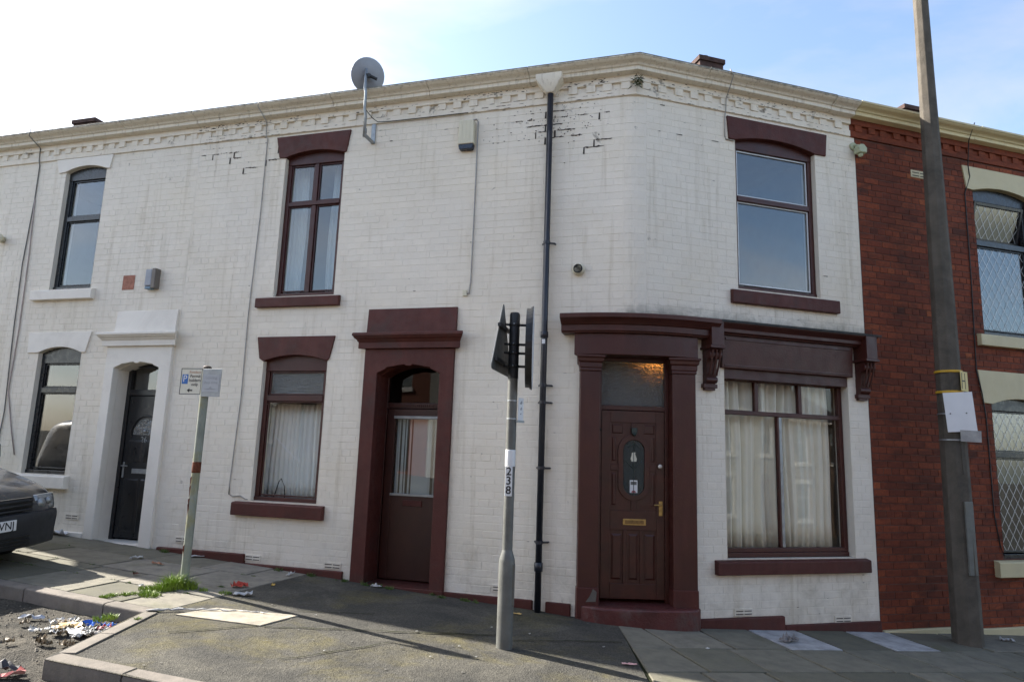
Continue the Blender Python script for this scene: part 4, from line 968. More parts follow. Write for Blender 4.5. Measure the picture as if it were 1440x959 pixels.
for z in (4.02, 2.38, 2.19, 1.48, .70):
    mk('pipe_bracket', MB().lathe([(.036, 0), (.041, .002), (.041, .035), (.036, .037)], (DPU, DPV, z), n=14).tube([(DPU, DPV, z+.018), (DPU-.085, .03, z+.018), (DPU-.085, 0, z+.018)], .011, 6).tube([(DPU+.06, DPV-.05, z+.018), (DPU, DPV, z+.018)], .011, 6), M_pipe, dp, FL)
mk('pipe_sticker', MB().box(DPU-.018, DPU+.018, DPV+.037, DPV+.0385, 2.86, 2.91), M_signwhite, dp, FL)
# boiler flue terminal
fl = mk('flue_terminal', MB().lathe([(.07, -.02), (.072, .03), (.06, .035), (.06, .06), (.05, .062)], (.635, 0, 3.72), (0, 1, 0), 18), M_plasticC, corner, FL, smooth=True)
mk('flue_guard', MB().lathe([(.052, .061), (.052, .07), (.042, .071), (.042, .062)], (.635, 0, 3.72), (0, 1, 0), 18), M_ink, fl, FL)

# far house beyond number 26
farred = empty('terraced_house', onL(12, 0), 'red brick terraced house at the far end, past the white terraced house', 'house', 'terraced houses of the street')
H_f = [(11.2, 12.1, 3.8, 5.6), (11.2, 12.1, 1.2, 2.9)]
brick_wall(farred, [(FL, layout(9.886, 13.6, .2, TOPW, H_f))], M_brick, .009, .004, 4, red_t, cut=0)
wall_core(farred, FL, 9.883, 13.6, -.2, 6.1, H_f, M_mortarR)
eaves(farred, 'L', 9.886, 13.6, M_corniceW, M_brick, False, [11.8]); roof(farred, 'L', 9.89, 13.6)
for z0_, z1_ in ((3.8, 5.52), (1.2, 2.82)):
    zt = z0_+.95
    window(farred, FL, 11.2, 12.1, z0_, z1_-.08, z1_, M_trimW, z1_-.2, [(zt, zt+.07)], [], [(11.27, 12.03, z0_+.07, zt), (11.27, 12.03, zt+.075, z1_-.205)], (11.05, 12.25, z1_+.25, 11.12, 12.18, z1_-.07), (11.0, 12.3, z0_-.16, z0_-.01, .07), M_cream)
chimney(farred, FL, 12.78, 13.42, -4.5, -3.95, 7.5, 9.0, 0)

# ------------------------------------------------------------------ curtains and blinds behind the glass
def drape(name, fr, u0, u1, z0, z1, v, amp, folds, mat, label, group=None, seed=0, n=90):
    rg = random.Random(seed); m = MB(); ph = rg.random()*6; pts = []
    for i in range(n+1):
        t = i/n; u = u0+(u1-u0)*t
        pts.append((u, v+amp*math.sin(folds*t*6.283+ph+1.1*math.sin(t*7+ph))+amp*.4*math.sin(folds*2.3*t*6.283)))
    zs = [z0+(z1-z0)*j/6 for j in range(7)]
    m.add([(p[0]+.012*math.sin(z*3+p[0]*5), p[1]*(1)+amp*.3*math.sin(z*2+p[0]*9), z) for z in zs for p in pts], [(j*(n+1)+i, j*(n+1)+i+1, (j+1)*(n+1)+i+1, (j+1)*(n+1)+i) for j in range(6) for i in range(n)])
    o = mk(name, m, mat, None, fr, smooth=True, fix=False); md = o.modifiers.new('s', 'SOLIDIFY'); md.thickness = .003
    return tag(o, label, 'curtain', group)
drape('curtain', FR, -2.06, -1.14, .66, 2.60, -.25, .05, 6, M_curtain, 'cream curtain in loose folds behind the left half of the shop window', 'curtains of the shop window', 1)
drape('curtain', FR, -2.70, -2.06, .66, 2.60, -.23, .022, 5, M_curtain, 'cream curtain hanging nearly flat behind the right half of the shop window', 'curtains of the shop window', 2)
drape('net_curtain', FL, 3.74, 4.72, 1.0, 2.18, -.30, .012, 14, M_net, 'white net curtain behind the cracked ground floor window', None, 3)
drape('curtain', FL, 4.44, 4.72, 3.56, 5.4, -.30, .02, 3, M_net, 'white curtain drawn to the side of the four pane upper window, away from the dish', 'curtains of the four pane window', 4)
drape('curtain', FL, 3.92, 4.08, 3.56, 5.4, -.32, .02, 2, M_net, 'narrow white curtain strip behind the four pane upper window, nearer the dish', 'curtains of the four pane window', 5)
bl = empty('vertical_blind', (FL @ Vector((2.66, -.42, 1.1))), 'white vertical blind with gaps behind the half glazed maroon door', 'blind')
rg = random.Random(8); u = 2.40
mk('head_rail', MB().box(2.37, 2.95, -.40, -.36, 2.02, 2.05), M_blind, bl, FL)
for i, (u, w_, a) in enumerate(((2.40, .03, 0), (2.44, .012, 0), (2.50, .03, 0), (2.55, .09, 0), (2.62, .09, 0), (2.69, .08, 0), (2.765, .02, 0), (2.82, .016, 0), (2.86, .03, 0), (2.91, .014, 0), (2.935, .02, 0))):
    mk('slat', MB().add([(u-w_/2, -.385, 1.12), (u+w_/2, -.375, 1.12), (u+w_/2, -.375, 2.03), (u-w_/2, -.385, 2.03)], [(0, 1, 2, 3)]), M_blind, bl, FL)
m = MB(); m.tube([(4.56, -.2, .99), (4.5, -.2, 1.02), (4.45, -.2, 1.2), (4.42, -.2, 1.24), (4.36, -.2, 1.14), (4.35, -.2, 1.0)], .007, 6)
tag(mk('cable_loop', m, M_cableD, None, FL, smooth=True), 'black cable loop lying inside the cracked ground floor window', 'cable')
m = MB(); m.box(-1.44, -1.36, -.28, -.20, 3.62, 3.78).box(-1.56, -1.44, -.34, -.22, 3.62, 3.73)
tag(mk('box', m, M_plasticC, None, FR, bevel=.01), 'small pale box standing inside the large upper window', 'box')
hb = mk('hall_lamp', MB().lathe([(0, -.05), (.04, -.04), (.055, 0), (.04, .04), (.02, .06), (.02, .09)], (0, 0, 0), n=16), emit('warm_bulb', (1, .36, .07), 6), None, FD @ Matrix.Translation((-.40, -.70, 2.87)), smooth=True)
tag(hb, 'warm glowing hall lamp seen through the frosted light over the corner door', 'lamp')

# ------------------------------------------------------------------ things fixed to the walls
# satellite dish
FDsh = FL
dsh = empty('satellite_dish', FL @ Vector((3.38, .05, 5.58)), 'grey satellite dish on a bent bracket above the maroon four pane window', 'satellite dish')
mk('wall_plate', MB().box(3.325, 3.385, .004, .016, 5.52, 5.80), M_galv, dsh, FL, bevel=.003)
mk('bracket_arm', MB().box(3.33, 3.37, .016, .26, 5.515, 5.545).box(3.33, 3.37, .22, .26, 5.55, 5.62), M_galv, dsh, FL, bevel=.003)
mk('mast', MB().tube([(3.35, .25, 5.50), (3.35, .25, 5.78), (3.35, .285, 5.86), (3.35, .285, 6.08), (3.36, .30, 6.14), (3.36, .30, 6.40)], .019, 10), M_galv, dsh, FL, smooth=True)
dn = (FL.to_3x3() @ Vector((.62, -.52, .40))).normalized()
dc_ = FL @ Vector((3.36, .22, 6.35))
prof = [(0, 0)]+[(.215*i/8, .045*(i/8)**2) for i in range(1, 9)]+[(.222, .047), (.222, .052), (.212, .050)]+[(.21*i/8, .045*(i/8)**2+.006) for i in range(7, 0, -1)]+[(0, .006)]
dm = MB().lathe(prof, dc_, dn, 32); mk('dish', dm, M_dish, dsh, FW, smooth=True)
mk('back_clamp', MB().tube([dc_-dn*.01+Vector((-.10, 0, .045)), dc_-dn*.03, dc_-dn*.01+Vector((.10, 0, -.045))], .022, 6).tube([dc_-dn*.02, FL @ Vector((3.36, .30, 6.30))], .032, 8), M_darkmetal, dsh, FW)
arm_end = dc_+dn*.24+Vector((0, 0, -.20))
mk('feed_arm', MB().tube([dc_-dn*.0+Vector((0, 0, -.2)), arm_end], .011, 6).tube([arm_end, arm_end-dn*.03+Vector((0, 0, .08))], .028, 10), M_darkmetal, dsh, FW)
tag(mk('cable', MB().tube([(3.36, .30, 6.1), (3.34, .27, 5.85), (3.31, .15, 5.80), (3.27, .07, 5.78), (3.1, .045, 5.785), (2.6, .043, 5.783), (2.05, .041, 5.783)], .006, 6), M_cableD, None, FL, smooth=True), 'thin dark cable from the satellite dish along the string course', 'cable')
# alarm box
ab = empty('alarm_box', FL @ Vector((2.05, 0, 5.3)), 'cream alarm box with dark base, high on the white left facade', 'alarm box')
mk('casing', MB().prism([(1.95, 5.355), (2.155, 5.355), (2.15, 5.655), (2.13, 5.668), (1.975, 5.668), (1.955, 5.655)], .004, .085), M_plasticC, ab, FL, bevel=.012)
mk('lamp_base', MB().prism([(1.97, 5.29), (2.135, 5.29), (2.15, 5.354), (1.955, 5.354)], .004, .08), simple('navy_plastic', (.02, .03, .05), .3, .1, 9, 0, 0, .5), ab, FL, bevel=.008)
mk('ridge', MB().box(2.0, 2.005, .085, .088, 5.37, 5.65).box(2.05, 2.055, .085, .088, 5.37, 5.65).box(2.10, 2.105, .085, .088, 5.37, 5.65), M_plasticC, ab, FL)
tag(mk('cable', MB().tube([(2.06, .012, 5.69), (1.95, .012, 5.70), (1.922, .012, 5.66), (1.924, .012, 4.6), (1.93, .012, 3.62), (1.945, .012, 3.49), (1.99, .012, 3.485)], .008, 6), M_cable, None, FL, smooth=True), 'thin pale cable dropping down the wall beside the alarm box', 'cable')
tag(mk('junction_box', MB().box(1.97, 2.02, .004, .03, 3.46, 3.53), M_plasticC, None, FL, bevel=.004), 'tiny pale junction box ending the alarm cable', 'junction box')
tag(mk('cable', MB().tube([(4.96, .26, 6.19), (4.965, .26, 6.1), (4.965, .05, 5.98), (4.965, .036, 5.8), (4.955, .012, 5.74), (4.953, .012, 4.7), (4.985, .012, 3.34), (4.97, .012, 2.23), (5.012, .012, 1.15), (5.008, .012, 1.03), (4.95, .012, 1.005), (4.84, .012, 1.02), (4.76, .012, .98), (4.70, -.02, .985)], .007, 6), M_cable, None, FL, smooth=True), 'long pale cable from the roof to the cracked ground floor window', 'cable')
tag(mk('cable', MB().tube([(-1.10, .25, 6.20), (-1.14, .26, 6.13), (-1.17, .13, 6.03), (-1.175, .05, 5.95), (-1.175, .036, 5.8), (-1.175, .012, 5.72), (-1.172, .012, 5.47), (-1.185, .012, 5.44), (-1.30, .012, 5.435)], .007, 6), M_cable, None, FR, smooth=True), 'thin cable from the roof to the lintel of the large upper window', 'cable')
# security light on the corner of the white paint
sl = empty('security_light', FR @ Vector((-3.08, 0, 5.6)), 'pale green security light at the edge of the white and red brickwork', 'light')
mk('base', MB().lathe([(.05, 0), (.05, .025), (.03, .03)], (-3.06, .004, 5.66), (0, 1, 0), 14), M_plasticG, sl, FR, smooth=True)
mk('arm', MB().tube([(-3.06, .03, 5.66), (-3.08, .09, 5.64)], .018, 8), M_plasticG, sl, FR, smooth=True)
mk('lamp_head', MB().prism([(-3.15, 5.53), (-3.03, 5.53), (-3.02, 5.60), (-3.06, 5.645), (-3.11, 5.645), (-3.155, 5.60)], .05, .15), M_plasticG, sl, FR, bevel=.015)
mk('sensor', MB().lathe([(.03, 0), (.028, -.03), (.0, -.045)], (-3.09, .1, 5.53), (0, 0, 1), 12), M_plasticG, sl, FR, smooth=True)
# number 26: wall lamp, cables, white plug
wl = empty('wall_lamp', FL @ Vector((6.58, 0, 3.7)), 'grey bulkhead wall lamp above the black door', 'lamp')
mk('backplate', MB().box(6.475, 6.535, .004, .10, 3.71, 3.985), simple('bronze_plastic', (.16, .14, .12), .5), wl, FL, bevel=.006)
mk('housing', MB().box(6.54, 6.66, .004, .09, 3.74, 3.98), M_dish, wl, FL, bevel=.018)
mk('lens', MB().box(6.55, 6.65, .004, .085, 3.70, 3.738), simple('blue_grey_lens', (.12, .2, .27), .3), wl, FL, bevel=.01)
tag(mk('cable', MB().tube([(8.96, .26, 6.22), (8.97, .26, 6.1), (8.985, .05, 6.0), (8.99, .036, 5.8), (8.995, .012, 5.74), (8.99, .012, 5.2), (9.03, .014, 4.2), (9.0, .014, 3.2), (8.93, .014, 2.0), (8.98, .014, 1.2), (8.9, .014, .9)], .008, 6), M_cableG, None, FL, smooth=True), 'dark cable down the wall left of the black windows', 'cable')
tag(mk('cable', MB().tube([(8.985, .012, 5.2), (8.93, .012, 4.3), (8.90, .012, 3.2), (8.92, .012, 2.3), (8.75, .012, 1.75), (8.62, .012, 1.4)], .008, 6), simple('pink_grey_cable', (.4, .33, .30), .6), None, FL, smooth=True), 'pinkish cable looping down to the black ground floor window', 'cable')
tag(mk('flue_cap', MB().lathe([(.05, 0), (.05, .06), (.075, .065), (.075, .13), (.05, .14)], (9.50, 0, 4.59), (0, 1, 0), 16), M_plasticC, None, FL, smooth=True), 'round pale flue cap on the wall of the white terraced house', 'flue')
tag(mk('cable', MB().tube([(-4.86, .25, 6.2), (-4.88, .13, 6.0), (-4.93, .05, 5.7), (-4.98, .024, 5.55), (-4.88, .014, 5.3), (-4.87, .014, 4.2), (-4.83, .014, 2.9), (-4.88, .026, 2.6), (-4.93, .014, 2.3), (-4.93, .014, 1.1), (-4.99, .014, .7), (-5.04, .014, .6)], .007, 6), M_cableD, None, FR, smooth=True), 'dark cable running down the red brick beside the cream lintels', 'cable')

# ------------------------------------------------------------------ street furniture
def base_at(x, y): return Vector((x, y, gz(x, y)))
# sign pole 238
pb = base_at(.02, 6.07); FP = frame((pb.x, pb.y, 0), Vector((-1, 0, 0)), Vector((0, -1, 0))); g0 = pb.z
pole = empty('sign_pole', pb, 'grey steel sign pole numbered 238 carrying two signs seen edge on', 'sign pole')
mk('base_sleeve', MB().lathe([(.069, -.1), (.069, .70), (.066, .72), (.045, .79), (.043, .80)], (0, 0, g0), n=24), M_galvpaint, pole, FP, smooth=False, bevel=.004)
mk('access_door', MB().box(-.072, -.03, -.045, .045, g0+.34, g0+.68), M_galvpaint, pole, FP, bevel=.006)
mk('shaft', MB().lathe([(.044, g0+.78), (.044, 2.88), (.03, 2.885)], n=20), M_galvpaint, pole, FP, smooth=False, bevel=.003)
mk('upper_sleeve', MB().lathe([(.0465, 2.30), (.0465, 2.885), (.040, 2.905), (.0, 2.907)], n=20), M_darkmetal, pole, FP, bevel=.003)
mk('white_band', MB().lathe([(.0452, 1.525), (.0455, 1.53), (.0455, 1.665), (.0452, 1.67)], n=24), M_signwhite, pole, FP, smooth=True)
pl = MB()
for i in range(9):
    pass
NP = FP @ Matrix.Rotation(R(-6), 4, 'Z')
npl = mk('number_plate', MB().box(-.027, .035, .040, .0475, 1.272, 1.523), M_signwhite, pole, NP, bevel=.002)
for i, ch in enumerate('238'): mk('numeral', text_mb(ch, .098, .0485, -.004, 1.481-.08*i, .0006, bold=.0012), M_ink, npl, NP)
# triangular sign on the left, seen from behind at a steep angle
TS = FP @ Matrix.Translation((.075, .02, 2.62)) @ Matrix.Rotation(R(-103), 4, 'Z')
def rtri(r, zc):
    P = []
    for k, (x, z) in enumerate(((0, .36), (-.36, -.27), (.36, -.27))):
        c = Vector((x, z))*(1-.10); 
        for i in range(7):
            a = R((90, 210, 330)[k]-60+20*i); P.append((c.x+.035*math.cos(a), c.y+.035*math.sin(a)+zc))
    return P
mk('triangular_sign', MB().prism(rtri(1, 0), .030, .036), M_signgrey, pole, TS)
mk('sign_face', MB().prism([(x*.99, z*.99) for x, z in rtri(1, 0)], .0365, .038), M_signwhite, pole, TS)
mk('sign_rail', MB().box(-.2, .2, .0, .03, .12, .15).box(-.30, .30, .0, .03, -.2, -.17), M_darkmetal, pole, TS)
# round sign on the right, edge on
RS = FP @ Matrix.Translation((-.10, 0, 2.585)) @ Matrix.Rotation(R(87), 4, 'Z')
mk('round_sign', MB().lathe([(.0, .012), (.36, .012), (.36, .05), (.372, .05), (.372, .062), (.38, .062), (.38, .07), (0, .072)], (0, 0, 0), (0, 1, 0), 40), M_darkmetal, pole, RS)
mk('sign_face', MB().lathe([(0, .0735), (.374, .0735), (.374, .0725)], (0, 0, 0), (0, 1, 0), 40), M_signwhite, pole, RS)
for z in (2.78, 2.60, 2.52, 2.40):
    m = MB().lathe([(.048, 0), (.053, .002), (.053, .022), (.048, .024)], (0, 0, z), n=20).tube([(-.04, 0, z+.012), (-.105, 0, z+.012)], .012, 6).tube([(.04, 0.0, z+.012), (.085, .02, z+.012)], .010, 6)
    mk('clamp', m, M_darkmetal, pole, FP)
    mk('clamp_bolt', MB().lathe([(.008, 0), (.008, .01), (0, .012)], (.006, .053, z+.012), (0, 1, 0), 8), M_galv, pole, FP, smooth=True)
SP = FP @ Matrix.Translation((-.075, .0, 0)) @ Matrix.Rotation(R(52), 4, 'Z')
sp = mk('small_plate', MB().box(-.04, .035, .0, .006, 1.93, 2.13), M_signwhite, pole, SP, bevel=.002)
mk('plate_print', MB().prism([(.02, 2.08), (-.012, 2.105), (-.02, 2.085), (.0, 2.07)], .0062, .007).prism([(.01, 2.03), (-.005, 2.05), (-.014, 2.035), (-.002, 2.015)], .0062, .007).prism([(.012, 1.985), (-.008, 1.998), (-.006, 1.98)], .0062, .007), M_fade, sp, SP)
mk('plate_bracket', MB().box(-.05, .045, -.02, .012, 1.912, 1.93), M_galv, pole, SP)
for z in (1.935, 2.095): mk('plate_strap', MB().lathe([(.0455, 0), (.047, .001), (.047, .012), (.0455, .013)], (0, 0, z), n=20), M_galv, pole, FP)
# parking sign post
qb = base_at(-3.19, 7.09); FQ = frame((qb.x, qb.y, 0), Vector((-1, 0, 0)), Vector((0, -1, 0))); g0 = qb.z
QR = FQ @ Matrix.Rotation(R(-13), 4, 'Z')
park = empty('parking_sign', qb, 'mossy grey post with a residents parking sign and faded grey plate', 'parking sign')
mk('post', MB().lathe([(.041, g0-.1), (.041, 2.395)], n=20), M_post, park, FQ, smooth=False, bevel=.002)
mk('post_cap', MB().lathe([(.043, 2.39), (.043, 2.43), (.03, 2.44), (0, 2.442)], n=16), simple('brown_cap', (.06, .045, .035), .6), park, FQ, bevel=.003)
mk('rust_band', MB().lathe([(.0425, 1.34), (.0435, 1.36), (.043, 1.44), (.0425, 1.45)], n=16), M_rust, park, FQ, smooth=True)
m = MB(); rg = random.Random(2)
for i in range(5):
    z = rg.uniform(.45, 1.2); m = MB().prism([(.02+rg.uniform(-.01, .01), z), (.035, z+.12), (.02, z+.14)], .036, .0375); mk('rust_streak', m, M_rust, park, FQ)
lp = mk('sign_plate', MB().prism([(.012, 2.135), (.012, 2.41), (.265, 2.41), (.265, 2.135)], .048, .053), M_signcream, park, QR, bevel=.004)
mk('plate_border', MB().box(.012, .265, .0535, .0545, 2.402, 2.41).box(.012, .265, .0535, .0545, 2.135, 2.143).box(.257, .265, .0535, .0545, 2.143, 2.402).box(.012, .018, .0535, .0545, 2.143, 2.402), M_signgrey, lp, QR)
mk('parking_symbol', MB().box(.175, .245, .0535, .0545, 2.245, 2.345), M_blue, lp, QR)
mk('lettering', text_mb('P', .10, .0555, -.21, 2.297, .0005), M_signwhite, lp, QR)
mk('lettering', text_mb('Resident', .040, .0545, -.095, 2.368, .0005), M_fadered, lp, QR)
for i, s_ in enumerate(('Permit', 'holders', 'only')): mk('lettering', text_mb(s_, .046, .0545, -.09, 2.326-.043*i, .0005), M_ink, lp, QR)
mk('arrow', MB().prism([(.175, 2.178), (.145, 2.20), (.145, 2.185), (.11, 2.185), (.11, 2.171), (.145, 2.171), (.145, 2.156)], .0535, .0545), M_ink, lp, QR)
gp_ = mk('grey_plate', MB().prism([(.010, 2.115), (.010, 2.405), (-.215, 2.405), (-.215, 2.115)], .046, .051), M_galv, park, QR, bevel=.004)
mk('faded_face', MB().box(-.195, -.005, .0515, .0525, 2.165, 2.345), simple('faded_plate', (.42, .43, .44), .5, .08, 15), gp_, QR)
mk('lettering', text_mb('Loading', .044, .0528, .10, 2.312, .0004), M_fade, gp_, QR)
mk('lettering', text_mb('Any time', .044, .0528, .10, 2.262, .0004), M_fade, gp_, QR)
mk('arrow', MB().prism([(-.02, 2.192), (-.08, 2.20), (-.10, 2.222), (-.12, 2.20), (-.18, 2.192), (-.12, 2.188), (-.08, 2.188)], .0528, .0534), M_fade, gp_, QR)
# concrete lamp column
lb = base_at(5.16, 7.93); FC_ = frame((lb.x, lb.y, 0), Vector((-1, 0, 0)), Vector((0, -1, 0))); g0 = lb.z
lamp = empty('lamp_column', lb, 'tall tapering concrete lamp column in front of the red brick house', 'lamp column')
CT = FC_ @ Matrix.Rotation(R(20), 4, 'Z')
m = MB().lathe([(.158, g0-.1), (.154, g0+.5), (.145, g0+1.5), (.138, 2.2), (.128, 3.5), (.112, 5.0), (.096, 6.5), (.085, 8.2), (.08, 8.9)], n=8)
mk('shaft', m, M_conc, lamp, CT, bevel=.01)
mk('bracket_arm', MB().tube([(0, 0, 8.85), (0, .1, 9.2), (0, .5, 9.45), (0, 1.1, 9.5)], .04, 8), M_conc, lamp, FC_, smooth=True)
mk('lantern', MB().prism([(-.14, 9.42), (.14, 9.42), (.10, 9.54), (-.10, 9.54)], 1.05, 1.6), M_signgrey, lamp, FC_, bevel=.03)
mk('access_panel', MB().box(-.05, .08, .125, .146, .48, 1.28), M_galvpaint, lamp, CT, bevel=.006)
mk('access_panel', MB().box(-.02, .05, .118, .134, 1.58, 1.95), M_conc, lamp, CT, bevel=.004)
for z in (2.505, 2.745): mk('yellow_band', MB().lathe([(.141, z), (.144, z+.002), (.144, z+.026), (.139, z+.028)], n=24), M_yellow, lamp, FC_)
HP = FC_ @ Matrix.Translation((-.075, .112, 0)) @ Matrix.Rotation(R(34), 4, 'Z')
hp_ = mk('hydrant_plate', MB().box(-.105, .075, .02, .026, 2.525, 2.755), simple('hydrant_yellow', (.58, .46, .17), .5, .1, 15, 0, 0, .4), lamp, HP, bevel=.003)
mk('lettering', MB().box(.042, .054, .0265, .0275, 2.55, 2.735).box(-.035, -.023, .0265, .0275, 2.55, 2.735).box(-.023, .042, .0265, .0275, 2.636, 2.65), M_ink, hp_, HP)
ws = empty('white_sign_board', FC_ @ Vector((-.2, .15, 2.1)), 'blank white board strapped to the concrete lamp column', 'sign')
WS = FC_ @ Matrix.Translation((-.11, .172, 0)) @ Matrix.Rotation(R(-10), 4, 'Z') @ Matrix.Rotation(R(3.5), 4, 'Y')
mk('board', MB().box(-.185, .125, .0, .006, 2.06, 2.51), M_signwhite, ws, WS, bevel=.002)
mk('bolt', MB().lathe([(.008, .006), (.008, .010), (0, .011)], (-.095, 0, 2.27), (0, 1, 0), 8), M_signgrey, ws, WS); mk('bolt', MB().lathe([(.008, .006), (.008, .010), (0, .011)], (.075, 0, 2.27), (0, 1, 0), 8), M_signgrey, ws, WS)
mk('strap', MB().lathe([(.140, 2.255), (.143, 2.257), (.143, 2.272), (.140, 2.274)], n=24), M_galv, ws, FC_)
gs = empty('grey_plate', FC_ @ Vector((-.2, .15, 1.9)), 'small grey metal plate below the white board on the lamp column', 'sign')
GS = FC_ @ Matrix.Translation((-.02, .165, .06)) @ Matrix.Rotation(R(-8), 4, 'Z') @ Matrix.Rotation(R(-2), 4, 'Y')
mk('plate', MB().box(-.115, .105, .0, .005, 1.885, 2.015), M_galv, gs, GS, bevel=.002)
mk('strap', MB().lathe([(.141, 1.955), (.144, 1.957), (.144, 1.972), (.141, 1.974)], n=24), M_galv, gs, FC_)

# ------------------------------------------------------------------ parked van, half on the pavement
M_van = simple('van_paint', (.018, .021, .027), .35, .2, 3, 0, 0, .5, 0, 1, dirt_or_glare=(.20, .165, .11), dirt_or_glare_amt=.7)  # tan blotches over the body: dust, with the bonnet's sun glare coloured in
M_vplast = simple('van_bumper_plastic', (.022, .024, .028), .5, .2, 6, 120, .0008, .4)
M_tyre = simple('tyre_rubber', (.015, .015, .016), .85, .2, 20, 90, .002, .2)
M_lens = simple('headlamp_lens', (.26, .275, .28), .12, .15, 25, 0, 0, .7, .3)
vo = onL(6.10, 2.12, -.045)                 # middle of the front bumper on the ground
VF = Matrix.Translation(vo) @ frame((0, 0, 0), dL, nL) @ Matrix.Rotation(R(-4.0), 4, 'X') @ Matrix.Scale(.94, 4)   # u back along the van, v towards the street
van = empty('van', (0, 0, 0), 'dark grey van parked half on the pavement, front end in view', 'van'); van.matrix_basis = VF; WM[van.name] = VF
ST = [(0.0, .27, .60, .60), (.03, .24, .70, .72), (.10, .215, .80, .81), (.22, .20, .86, .865), (.45, .20, .93, .885), (.75, .20, 1.00, .895), (1.0, .20, 1.06, .90), (1.12, .20, 1.12, .90), (1.45, .20, 1.45, .90), (1.75, .20, 1.70, .90), (2.1, .20, 1.81, .90), (3.2, .2, 1.83, .90), (4.1, .2, 1.80, .89), (4.32, .22, 1.72, .86), (4.38, .3, 1.5, .82)]
def ring(zb, zt, w, off=0):
    belt = min(zt-.06, 1.02); tw = w if zt < 1.15 else w-(zt-1.02)*.16
    P = [(0, zb), (w*.6, zb), (w*.93, zb+.03), (w, zb+.13), (w*1.005, (zb+belt)/2), (w*.99, belt-.06)]
    if zt < 1.15: P += [(w*.97, belt-.0), (w*.92, zt-.03), (w*.84, zt-.008), (w*.55, zt+.012), (0, zt+.02)]
    else: P += [(w*.975, belt+.02), (tw*.97, zt-.16), (tw*.90, zt-.05), (tw*.6, zt+.0), (0, zt+.015)]
    return P
rings = [ring(b, c, d) for a, b, c, d in ST]; nr = len(rings[0])
def vsec(k):
    x = ST[k][0]; P = rings[k]; return [(x, -p[0], p[1]) for p in P[::-1]]+[(x, p[0], p[1]) for p in P[1:-1]]
m = MB(); full = [vsec(k) for k in range(len(ST))]; nn = len(full[0])
for sct in full: m.v += sct
for k in range(len(ST)-1):
    for i in range(nn): m.f.append((k*nn+i, k*nn+(i+1) % nn, (k+1)*nn+(i+1) % nn, (k+1)*nn+i))
m.f += [tuple(range(nn)), tuple(range((len(ST)-1)*nn, len(ST)*nn))]
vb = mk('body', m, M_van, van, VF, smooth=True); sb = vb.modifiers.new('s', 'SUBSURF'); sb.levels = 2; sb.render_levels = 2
def patch(name, pts, mat, parent=van, th=.006):
    """smooth patch on the body from a grid of (u, v, z) rows"""
    mm = MB(); w_ = len(pts[0])
    for r_ in pts: mm.v += r_
    for i in range(len(pts)-1):
        for j in range(w_-1): mm.f.append((i*w_+j, i*w_+j+1, (i+1)*w_+j+1, (i+1)*w_+j))
    o = mk(name, mm, mat, parent, VF, smooth=True, fix=False); s_ = o.modifiers.new('s', 'SOLIDIFY'); s_.thickness = th; s_.offset = 0; return o
M_vglass = simple('van_glass', (.01, .012, .013), .06, .1, 3, 0, 0, .6)
patch('windscreen', [[(x+.012*abs(j)*0+abs(j)**2*.10, j*(.74-.03*(z-1.1)), z) for j in [-1+.2*q for q in range(11)]] for x, z in ((1.085, 1.10), (1.24, 1.27), (1.41, 1.44), (1.58, 1.60), (1.69, 1.70))], M_vglass)
for sg in (-1, 1):
    patch('side_window', [[(x, sg*(.905-.0), 1.06+.0) if False else (x, sg*(.9-(z-1.02)*.125), z) for z in (1.08, 1.3, 1.52, 1.64)] for x in (1.62, 1.9, 2.3)], M_vglass)
    for x in (.86, 3.52):
        wh = mk('wheel', MB().lathe([(.17, -.09), (.285, -.10), (.315, -.07), (.32, 0), (.315, .07), (.285, .10), (.17, .09)], (x, sg*.80, .315), (0, 1, 0), 28), M_tyre, van, VF, smooth=True)
        mk('rim', MB().lathe([(.19, .0), (.19, .085), (.16, .088), (.12, .06), (.05, .075), (0, .078)] if sg > 0 else [(.19, 0), (.19, -.085), (.16, -.088), (.12, -.06), (.05, -.075), (0, -.078)], (x, sg*.80, .315), (0, 1, 0), 24), M_galv, wh, VF, smooth=True)
        mk('wheel_arch', MB().tube([(x+.365*math.cos(q), sg*.895, .33+.36*math.sin(q)) for q in [R(-5+19*i) for i in range(11)]], .022, 6), M_vplast, van, VF, smooth=True)
    # headlamp wrapped round the corner
    hx = lambda y: .045+.36*max(0, abs(y)-.50)**2*1.6
    patch('headlight', [[(hx(y)+dx_, sg*y, z) for y in (.55, .61, .67, .73, .785, .825)] for z, dx_ in ((.60, -.012), (.64, -.010), (.69, .0), (.735, .016), (.765, .032))], M_lens, th=.02)
    mk('headlight_bowl', MB().lathe([(.055, 0), (.045, .02), (0, .03)], (hx(.62)-.014, sg*.62, .675), (-1, 0, 0), 16).lathe([(.045, 0), (.035, .02), (0, .03)], (hx(.73)-.012, sg*.73, .69), (-1, 0, 0), 16), M_galv, van, VF, smooth=True)
    mk('mirror', MB().prism([(1.32, 1.10), (1.50, 1.12), (1.50, 1.30), (1.34, 1.30)], sg*.93, sg*1.10), M_vplast, van, VF, bevel=.03)
    mk('fog_lamp', MB().lathe([(.045, 0), (.04, .012), (0, .016)], (.045, sg*.60, .335), (-1, 0, 0), 16), M_lens, van, VF, smooth=True)
